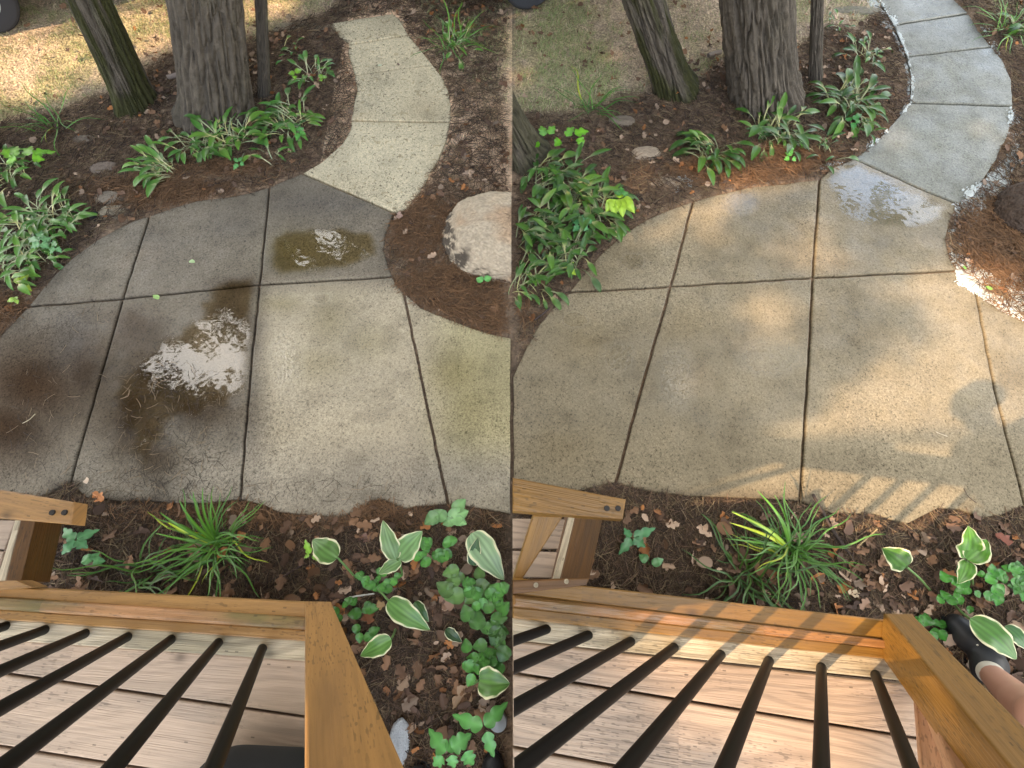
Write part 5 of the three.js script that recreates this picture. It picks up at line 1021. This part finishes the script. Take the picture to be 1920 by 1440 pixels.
{
  const s = thing('deck_stair', 'ochre stair end with bolted handrail and slanting brace, right deck', 'stair');
  part('tread_board', pxBoard([[961, 972], [1066, 974], [1052, 1030], [961, 1028]], 0.34, 0.03, 0.004, 9), deckR, s);
  part('tread_board', pxBoard([[961, 1033], [1051, 1035], [1038, 1084], [961, 1082]], 0.34, 0.03, 0.004, 10), deckR, s);
  part('edge_strip', pxBoard([[1066, 970], [1078, 970], [1050, 1086], [1036, 1086]], 0.36, 0.02, 0.003, 11), weathered, s);
  part('stringer', pxBoard([[1078, 970], [1130, 972], [1104, 1092], [1050, 1090]], [0.36, 0.20, 0.20, 0.36], 0.04, 0.003, 12), darkOchre, s);
  const h = part('handrail', pxBoard([[961, 895], [1174, 936], [1168, 974], [961, 958]], 0.60, 0.05, 0.004, 13), ochreR, s);
  for (const [x, y] of [[1138, 953], [1159, 953]]) { const b = part('bolt_hole', new THREE.CylinderGeometry(0.0075, 0.0085, 0.006, 14), boltMat, h); b.position.copy(at(x, y, 0.6015)); }
  part('brace', pxBoard([[1000, 966], [1056, 968], [978, 1088], [961, 1088]], [0.50, 0.50, 0.46, 0.46], 0.05, 0.004, 14), ochreR, s);
  part('sill_block', pxBoard([[961, 1088], [1106, 1083], [1100, 1097], [961, 1114]], 0.53, 0.05, 0.004, 15), darkOchre, s);
  for (const [x, y] of [[1005, 1097], [1062, 1090]]) { const b = part('screw_head', new THREE.CylinderGeometry(0.007, 0.007, 0.004, 14), weathered, s); b.position.copy(at(x, y, 0.531)); }
}
// ================================================================ VEHICLES AT THE LAWN EDGE
function makeCar(label, contact, turn, paint) {
  const S = 0.62, c = thing('parked_car', label, 'car', contact); c.rotation.y = turn; c.scale.setScalar(S);
  const s = new THREE.Shape([[-0.78, 0.32], [-0.82, 0.62], [-0.72, 0.86], [0.35, 0.98], [0.95, 1.42], [2.3, 1.46], [3.1, 1.02], [3.38, 0.92], [3.42, 0.36], [3.0, 0.28], [2.98, 0.46], [2.6, 0.72], [2.22, 0.46], [2.2, 0.26], [0.42, 0.26], [0.38, 0.46], [0, 0.72], [-0.38, 0.46], [-0.4, 0.28]].map(p => new THREE.Vector2(...p)));
  const b = new THREE.ExtrudeGeometry(s, { depth: 1.56, bevelEnabled: true, bevelSize: 0.05, bevelThickness: 0.06, bevelSegments: 3 }); b.translate(0, 0, -1.6);
  part('body', b, new THREE.MeshPhysicalMaterial({ color: paint, roughness: 0.35, clearcoat: 1, clearcoatRoughness: 0.05 }), c);
  const gl = new THREE.MeshPhysicalMaterial({ color: RGB(0.02, 0.025, 0.03), roughness: 0.06 });
  for (const z of [0.062, -1.662]) { const g = new THREE.ExtrudeGeometry(new THREE.Shape([[0.55, 1.02], [1.05, 1.36], [2.22, 1.39], [2.85, 1.06]].map(p => new THREE.Vector2(...p))), { depth: 0.01, bevelEnabled: false }); g.translate(0, 0, z - 0.005); part('window', g, gl, c); }
  const rubber = new THREE.MeshStandardMaterial({ color: RGB(0.035, 0.038, 0.045), roughness: 0.85 }), alloy = new THREE.MeshStandardMaterial({ color: RGB(0.6, 0.6, 0.58), roughness: 0.35, metalness: 0.8 });
  for (const [x, z, o] of [[0, -0.02, 1], [2.6, -0.02, 1], [0, -1.52, -1], [2.6, -1.52, -1]]) {
    const w = new THREE.Group(); w.name = 'wheel'; w.position.set(x, 0.33, z); c.add(w);
    const t = new THREE.LatheGeometry([[0.19, -0.1], [0.29, -0.11], [0.325, -0.08], [0.33, 0], [0.325, 0.08], [0.29, 0.11], [0.19, 0.1]].map(p => new THREE.Vector2(...p)), 40); t.rotateX(Math.PI / 2);
    part('tyre', t, rubber, w);
    const parts = []; const disc = new THREE.LatheGeometry([[0.0, 0.02], [0.05, 0.04], [0.07, 0.0], [0.15, -0.02], [0.17, 0.07], [0.2, 0.1]].map(p => new THREE.Vector2(...p)), 40); disc.rotateX(o * Math.PI / 2); parts.push(disc.toNonIndexed());
    for (let k = 0; k < 6; k++) { const q = new THREE.BoxGeometry(0.13, 0.035, 0.03); q.translate(0.11, 0, o * 0.05); q.rotateZ(k * Math.PI / 3); parts.push(q.toNonIndexed()); }
    part('rim', mergeGeometries(parts), alloy, w);
  }
  return c;
}
makeCar('dark parked car whose alloy wheel shows in the left top corner', at(9, 56, 0.03), 0.468, RGB(0.02, 0.022, 0.025));
makeCar('dark parked car whose tyre shows at the top of the seam', at(992, 11, 0.03), 0.45, RGB(0.02, 0.02, 0.022));

// ================================================================ PEOPLE
function bodyMesh(bones, cell, blend) {                            // bones: [ax, ay, az, ra, bx, by, bz, rb]; one continuous surface
  const lo = V(1e9, 1e9, 1e9), hi = V(-1e9, -1e9, -1e9);
  for (const b of bones) for (const [q, r] of [[V(b[0], b[1], b[2]), b[3]], [V(b[4], b[5], b[6]), b[7]]]) { lo.min(q.clone().subScalar(r)); hi.max(q.clone().addScalar(r)); }
  const c = lo.clone().add(hi).multiplyScalar(0.5), S = Math.max(hi.x - lo.x, hi.y - lo.y, hi.z - lo.z) + 8 * cell, N = Math.min(190, Math.ceil(S / cell));
  const mc = new MarchingCubes(N, new THREE.MeshBasicMaterial(), false, false, 400000); mc.isolation = 0;
  const h = S / 2, k = blend;
  for (let z = 0; z < N; z++) for (let y = 0; y < N; y++) for (let x = 0; x < N; x++) {
    const px = c.x + (x - N / 2) / (N / 2) * h, py = c.y + (y - N / 2) / (N / 2) * h, pz = c.z + (z - N / 2) / (N / 2) * h;
    let d = 1;
    for (const b of bones) {
      const ux = b[4] - b[0], uy = b[5] - b[1], uz = b[6] - b[2], wx = px - b[0], wy = py - b[1], wz = pz - b[2];
      const t = clamp((wx * ux + wy * uy + wz * uz) / (ux * ux + uy * uy + uz * uz + 1e-9)), r = b[3] + (b[7] - b[3]) * t;
      const e = Math.sqrt((wx - ux * t) ** 2 + (wy - uy * t) ** 2 + (wz - uz * t) ** 2) - r;
      if (e > d + k) continue;
      const q = clamp(0.5 + 0.5 * (d - e) / k); d = d * (1 - q) + e * q - k * q * (1 - q);
    }
    mc.field[(z * N + y) * N + x] = -d;
  }
  mc.update();
  const n = mc.count, pos = new Float32Array(n * 3);
  for (let i = 0; i < n; i++) { pos[i * 3] = c.x + mc.positionArray[i * 3] * h; pos[i * 3 + 1] = c.y + mc.positionArray[i * 3 + 1] * h; pos[i * 3 + 2] = c.z + mc.positionArray[i * 3 + 2] * h; }
  const g = new THREE.BufferGeometry(); g.setAttribute('position', new THREE.BufferAttribute(pos, 3)); g.setAttribute('normal', new THREE.BufferAttribute(new Float32Array(mc.normalArray.slice(0, n * 3)), 3));
  return g;
}
let stature = 1;                                                   // scales the girth of limbs, head and hands
const B = (a, ra, b, rb) => [a.x, a.y, a.z, ra * stature, b.x, b.y, b.z, rb * stature];
const skin = new THREE.MeshPhysicalMaterial({ color: RGB(0.50, 0.27, 0.19), roughness: 0.5 });
const darkCloth = new THREE.MeshStandardMaterial({ color: RGB(0.012, 0.013, 0.014), roughness: 0.9 });
const greyCloth = new THREE.MeshStandardMaterial({ color: RGB(0.06, 0.065, 0.07), roughness: 0.9 });
const shoeBlack = new THREE.MeshPhysicalMaterial({ color: RGB(0.016, 0.017, 0.019), roughness: 0.5 });
const offWhite = new THREE.MeshStandardMaterial({ color: RGB(0.62, 0.58, 0.48), roughness: 0.9 });
function head(C, face, out) {                                       // skull, jaw, nose, ears on a neck
  const r = new THREE.Vector3().crossVectors(V(0, 1, 0), face).normalize(), P = (f, u, s) => C.clone().addScaledVector(face, f * stature).addScaledVector(V(0, 1, 0), u * stature).addScaledVector(r, s * stature);
  out.push(B(P(-0.02, 0.03, 0), 0.093, P(0.02, 0.02, 0), 0.085), B(P(0.02, -0.02, 0), 0.07, P(0.045, -0.075, 0), 0.045), B(P(0.085, 0.01, 0), 0.012, P(0.105, -0.025, 0), 0.014), B(P(0.0, 0.0, 0.085), 0.016, P(-0.01, -0.03, 0.082), 0.012), B(P(0.0, 0.0, -0.085), 0.016, P(-0.01, -0.03, -0.082), 0.012), B(P(0.075, -0.052, 0.018), 0.011, P(0.075, -0.052, -0.018), 0.011));
  return P;
}
function handBones(w, along, palm, thumbSide, curl) {               // palm, four fingers, a thumb
  const f = along.clone().normalize(), s = thumbSide.clone().normalize(), n = palm.clone().normalize(), out = [];
  const P = (a, b, c) => w.clone().addScaledVector(f, a * stature).addScaledVector(s, b * stature).addScaledVector(n, c * stature);
  for (const b of [-0.03, -0.01, 0.01, 0.03]) out.push(B(P(0.01, b * 0.7, 0), 0.016, P(0.085, b, 0), 0.012));
  [[-0.033, 0.06], [-0.011, 0.074], [0.011, 0.08], [0.033, 0.07]].forEach(([b, L]) => {
    let q = P(0.088, b, 0), a = 0; for (let k = 0; k < 3; k++) { a += curl; const e = q.clone().addScaledVector(f, Math.cos(a) * L * 0.38 * stature).addScaledVector(n, Math.sin(a) * L * 0.38 * stature); out.push(B(q, 0.0095 - 0.001 * k, e, 0.0085 - 0.001 * k)); q = e; }
  });
  const t0 = P(0.02, 0.03, 0.005), t1 = P(0.055, 0.062, 0.02), t2 = P(0.085, 0.07, 0.035); out.push(B(t0, 0.015, t1, 0.011), B(t1, 0.011, t2, 0.009));
  return out;
}
function shoe(p, name, toe, heel, ankle, mat, y) {                  // one smooth upper, a sole, a collar
  const g = new THREE.Group(); g.name = name; p.add(g);
  const d = toe.clone().sub(heel), mid = heel.clone().lerp(toe, 0.62), u = h => V(0, h, 0);
  part('upper', bodyMesh([B(heel.clone().add(u(0.05)), 0.037, mid.clone().add(u(0.045)), 0.043), B(mid.clone().add(u(0.045)), 0.043, toe.clone().addScaledVector(d, -0.12).add(u(0.034)), 0.033), B(heel.clone().addScaledVector(d, 0.12).add(u(0.06)), 0.038, ankle, 0.04), B(heel.clone().lerp(toe, 0.35).add(u(0.07)), 0.036, ankle, 0.038)], 0.006, 0.03), mat, g);
  const L = d.length(), yaw = Math.atan2(d.x, d.z), sh = new THREE.Shape(); for (let k = 0; k <= 32; k++) { const a = k / 32 * 6.283, z = Math.cos(a), w = 0.046 - 0.008 * Math.cos(a) * 0 - 0.008 * Math.exp(-((z + 0.15) ** 2) * 8); k ? sh.lineTo(Math.sin(a) * w, z * L * 0.55) : sh.moveTo(Math.sin(a) * w, z * L * 0.55); }
  const so = new THREE.ExtrudeGeometry(sh, { depth: 0.014, bevelEnabled: true, bevelSize: 0.003, bevelThickness: 0.003, bevelSegments: 2 }); so.rotateX(-Math.PI / 2); so.rotateY(yaw); so.translate((toe.x + heel.x) / 2, y, (toe.z + heel.z) / 2);
  part('sole', so, mat, g);
  return g;
}
{
  // the one who takes the picture, bent over the rail
  const p = thing('person', 'person in black clothes and cap leaning over the right railing, seen only by the shadow', 'person');
  stature = 0.62;
  const C = V(-0.165, 1.75, 0.225), neck = V(-0.05, 1.66, 0.26), chest = V(0.20, 1.50, 0.36), pel = V(0.66, 1.12, 0.60), sl = V(0.0, 1.55, 0.35), sr = V(0.13, 1.63, 0.32), el = V(0.20, 1.40, 0.50), er = V(0.27, 1.57, 0.23), wl = V(0.40, 1.42, 0.58), wr = V(0.42, 1.62, 0.27);
  const hl = V(0.62, 1.06, 0.60), hr = V(0.73, 1.06, 0.62), kl = V(0.80, 0.79, 0.60), al = V(0.92, 0.54, 0.70), kr = V(0.95, 0.82, 0.62), ar = V(1.10, 0.54, 0.68);
  const face = V(0.55, -0.3, -0.78).normalize(), skel = [];
  const P = head(C, face, skel); skel.push(B(C.clone().add(V(0, -0.05, 0.02)), 0.055, neck, 0.058), B(neck, 0.058, chest, 0.09), B(chest, 0.13, pel, 0.12), B(sl, 0.06, sr, 0.06), B(sl, 0.055, el, 0.042), B(el, 0.042, wl, 0.028), B(sr, 0.055, er, 0.042), B(er, 0.042, wr, 0.028), B(hl, 0.085, kl, 0.06), B(kl, 0.058, al, 0.04), B(hr, 0.085, kr, 0.058), B(kr, 0.056, ar, 0.04));
  const fine = [...handBones(wl, V(0.2, -0.15, -0.1), V(0, -1, 0.2), V(0, 0, -1), 0.5), ...handBones(wr, V(0.2, 0.5, -0.5), V(0.9, -0.2, 0.3), V(0, 1, 0.2), 0.45)];
  part('body', mergeGeometries([bodyMesh(skel, 0.013, 0.035), bodyMesh(fine.slice(0, fine.length / 2), 0.0035, 0.008), bodyMesh(fine.slice(fine.length / 2), 0.0035, 0.008)]), skin, p);
  part('shirt', bodyMesh([B(chest.clone().add(V(0, 0.05, 0)), 0.155, pel, 0.145), B(sl, 0.078, sr, 0.078), B(sl, 0.075, sl.clone().lerp(el, 0.75), 0.065), B(sr, 0.075, sr.clone().lerp(er, 0.75), 0.065)], 0.014, 0.05), darkCloth, p);
  part('trousers', bodyMesh([B(pel, 0.15, pel.clone().add(V(0, -0.06, 0)), 0.15), B(hl, 0.10, kl, 0.085), B(kl, 0.083, al.clone().lerp(kl, 0.08), 0.06), B(hr, 0.10, kr, 0.08), B(kr, 0.078, ar.clone().lerp(kr, 0.08), 0.06)], 0.013, 0.05), darkCloth, p);
  const cap = bodyMesh([B(P(-0.02, 0.055, 0), 0.096, P(0.025, 0.055, 0), 0.088), B(P(0.0, 0.10, 0.03), 0.07, P(0.0, 0.10, -0.03), 0.07), B(P(0.06, 0.065, -0.04), 0.02, P(0.16, 0.045, -0.03), 0.014), B(P(0.06, 0.065, 0.04), 0.02, P(0.16, 0.045, 0.03), 0.014)], 0.008, 0.03);
  part('cap', cap, darkCloth, p);
  const ph = new THREE.BoxGeometry(0.075, 0.15, 0.008); ph.rotateX(-0.4); ph.translate(0.46, 1.70, 0.2);
  single('phone', ph, black, 'black phone held up over the right railing, out of view', 'phone');
  shoe(p, 'shoe', V(0.91, 0.435, 0.60), V(0.92, 0.435, 0.78), al, shoeBlack, 0.436);
  shoe(p, 'shoe', V(1.10, 0.435, 0.59), V(1.10, 0.435, 0.77), ar, shoeBlack, 0.436);
  stature = 1;
}
{
  // bare leg and black shoe beside the right corner post
  const p = thing('person', 'person in a black striped shoe and white sock, bare leg beside the right corner post', 'person');
  const toe = at(1772, 1158, 0.03), heel = at(1838, 1246, 0.03), an = at(1852, 1258, 0.12), kn = at(1962, 1352, 0.46), hip = V(1.50, 0.90, 0.62), pel = V(1.58, 0.95, 0.66), hip2 = V(1.68, 0.90, 0.68), kn2 = V(1.74, 0.48, 0.60), an2 = V(1.80, 0.11, 0.70);
  const chest = V(1.58, 1.38, 0.72), neck = V(1.57, 1.56, 0.66), C = V(1.57, 1.69, 0.62), sl = V(1.39, 1.47, 0.70), sr = V(1.77, 1.47, 0.72), el = V(1.33, 1.2, 0.62), er = V(1.83, 1.2, 0.72), wl = V(1.38, 1.05, 0.45), wr = V(1.82, 0.96, 0.62), face = V(-0.3, -0.35, -0.85).normalize(), skel = [];
  const P = head(C, face, skel), cal = an.clone().lerp(kn, 0.62).add(V(0.015, 0, 0.03));
  skel.push(B(C.clone().add(V(0, -0.05, 0.02)), 0.055, neck, 0.058), B(neck, 0.058, chest, 0.09), B(chest, 0.125, pel, 0.115), B(sl, 0.055, sr, 0.055), B(sl, 0.052, el, 0.04), B(el, 0.04, wl, 0.027), B(sr, 0.052, er, 0.04), B(er, 0.04, wr, 0.027), B(hip, 0.085, kn, 0.056), B(kn, 0.054, cal, 0.056), B(cal, 0.056, an, 0.034), B(hip2, 0.085, kn2, 0.056), B(kn2, 0.054, an2.clone().lerp(kn2, 0.6).add(V(0, 0, 0.03)), 0.056), B(an2.clone().lerp(kn2, 0.6).add(V(0, 0, 0.03)), 0.056, an2, 0.034));
  const h1 = handBones(wl, V(0.05, -0.2, -0.2), V(1, 0, 0), V(0, 0, -1), 0.35), h2 = handBones(wr, V(0, -0.3, -0.15), V(-1, 0, 0), V(0, 0, -1), 0.35);
  part('body', mergeGeometries([bodyMesh(skel, 0.011, 0.03), bodyMesh(h1, 0.0035, 0.008), bodyMesh(h2, 0.0035, 0.008)]), skin, p);
  part('hair', bodyMesh([B(P(-0.03, 0.055, 0), 0.095, P(0.015, 0.065, 0), 0.085)], 0.009, 0.02), darkCloth, p);
  part('shirt', bodyMesh([B(chest, 0.145, pel, 0.135), B(sl, 0.073, sr, 0.073), B(sl, 0.07, sl.clone().lerp(el, 0.75), 0.062), B(sr, 0.07, sr.clone().lerp(er, 0.75), 0.062)], 0.014, 0.05), greyCloth, p);
  part('shorts', bodyMesh([B(pel, 0.14, pel.clone().add(V(0, -0.06, 0)), 0.14), B(hip, 0.105, hip.clone().lerp(kn, 0.6), 0.09), B(hip2, 0.105, hip2.clone().lerp(kn2, 0.6), 0.09)], 0.013, 0.05), darkCloth, p);
  part('sock', bodyMesh([B(an.clone().lerp(kn, -0.08), 0.041, an.clone().lerp(kn, 0.06), 0.039)], 0.005, 0.01), offWhite, p);
  part('sock', bodyMesh([B(an2.clone().lerp(kn2, -0.06), 0.041, an2.clone().lerp(kn2, 0.07), 0.039)], 0.005, 0.01), offWhite, p);
  const s = shoe(p, 'shoe', toe, heel, an, shoeBlack, 0.02), d = toe.clone().sub(heel).normalize(), side = V(-d.z, 0, d.x);
  for (const k of [0.055, 0.078]) { const q = new THREE.CapsuleGeometry(0.0042, 0.03, 4, 8); q.rotateX(0.35); q.rotateY(Math.atan2(d.x, d.z)); const c = heel.clone().addScaledVector(d, k + 0.01).add(V(0, 0.075, 0)).addScaledVector(side, -0.026); q.translate(c.x, c.y, c.z); part('stripe', q, offWhite, s); }
  shoe(p, 'shoe', V(1.79, 0.03, 0.55), V(1.80, 0.03, 0.74), an2, shoeBlack, 0.02);
}
{
  const b = thing('bag', 'black bag on the left deck, its rounded top at the lower picture edge', 'bag'), c = at(450, 1512, 0.66);
  part('sack', bodyMesh([B(V(c.x - 0.06, 0.60, c.z + 0.02), 0.10, V(c.x + 0.06, 0.60, c.z + 0.02), 0.10), B(V(c.x - 0.09, 0.52, c.z + 0.02), 0.09, V(c.x + 0.09, 0.52, c.z + 0.03), 0.09)], 0.008, 0.06), darkCloth, b);
  part('handle', new THREE.TubeGeometry(new THREE.CatmullRomCurve3([V(c.x - 0.06, 0.68, c.z + 0.04), V(c.x - 0.03, 0.74, c.z + 0.1), V(c.x + 0.03, 0.74, c.z + 0.1), V(c.x + 0.06, 0.68, c.z + 0.04)]), 16, 0.008, 8, false), darkCloth, b);
  const k = thing('boot', 'black boot toe in the left bed at the lower picture edge', 'boot'), q = at(790, 1432, 0.05);
  shoe(k, 'shoe_body', q, V(q.x - 0.01, q.y, q.z + 0.22), V(q.x - 0.012, 0.17, q.z + 0.2), shoeBlack, 0.036);
  const m = at(925, 1412, 0.04), k2 = thing('boot', 'black boot at the seam, lowest right corner of the left bed', 'boot');
  shoe(k2, 'shoe_body', V(m.x, m.y, m.z), V(m.x + 0.0, m.y, m.z + 0.22), V(m.x, 0.17, m.z + 0.2), shoeBlack, 0.036);
}
single('plastic_scrap', rockGeometry(at(748, 1392, 0.05), 0.035, 0.02, 0.07, 33, { colour: () => [0.55, 0.57, 0.58] }), stoneMat, 'crumpled white scrap beside the left corner post', 'scrap');
{
  const q = at(934, 1352, 0.05), g = new THREE.LatheGeometry([[0, 0.028], [0.012, 0.027], [0.014, 0.023], [0.020, 0.024], [0.022, 0.020], [0.028, 0.021], [0.030, 0.014], [0.031, -0.03]].map(p => new THREE.Vector2(...p)), 40);
  g.translate(q.x, q.y, q.z); single('ringed_cap', g, new THREE.MeshStandardMaterial({ color: RGB(0.30, 0.31, 0.31), roughness: 0.6 }), 'grey ringed plastic cap at the seam in the left bed', 'cap');
}
renderer.render(scene, camera);
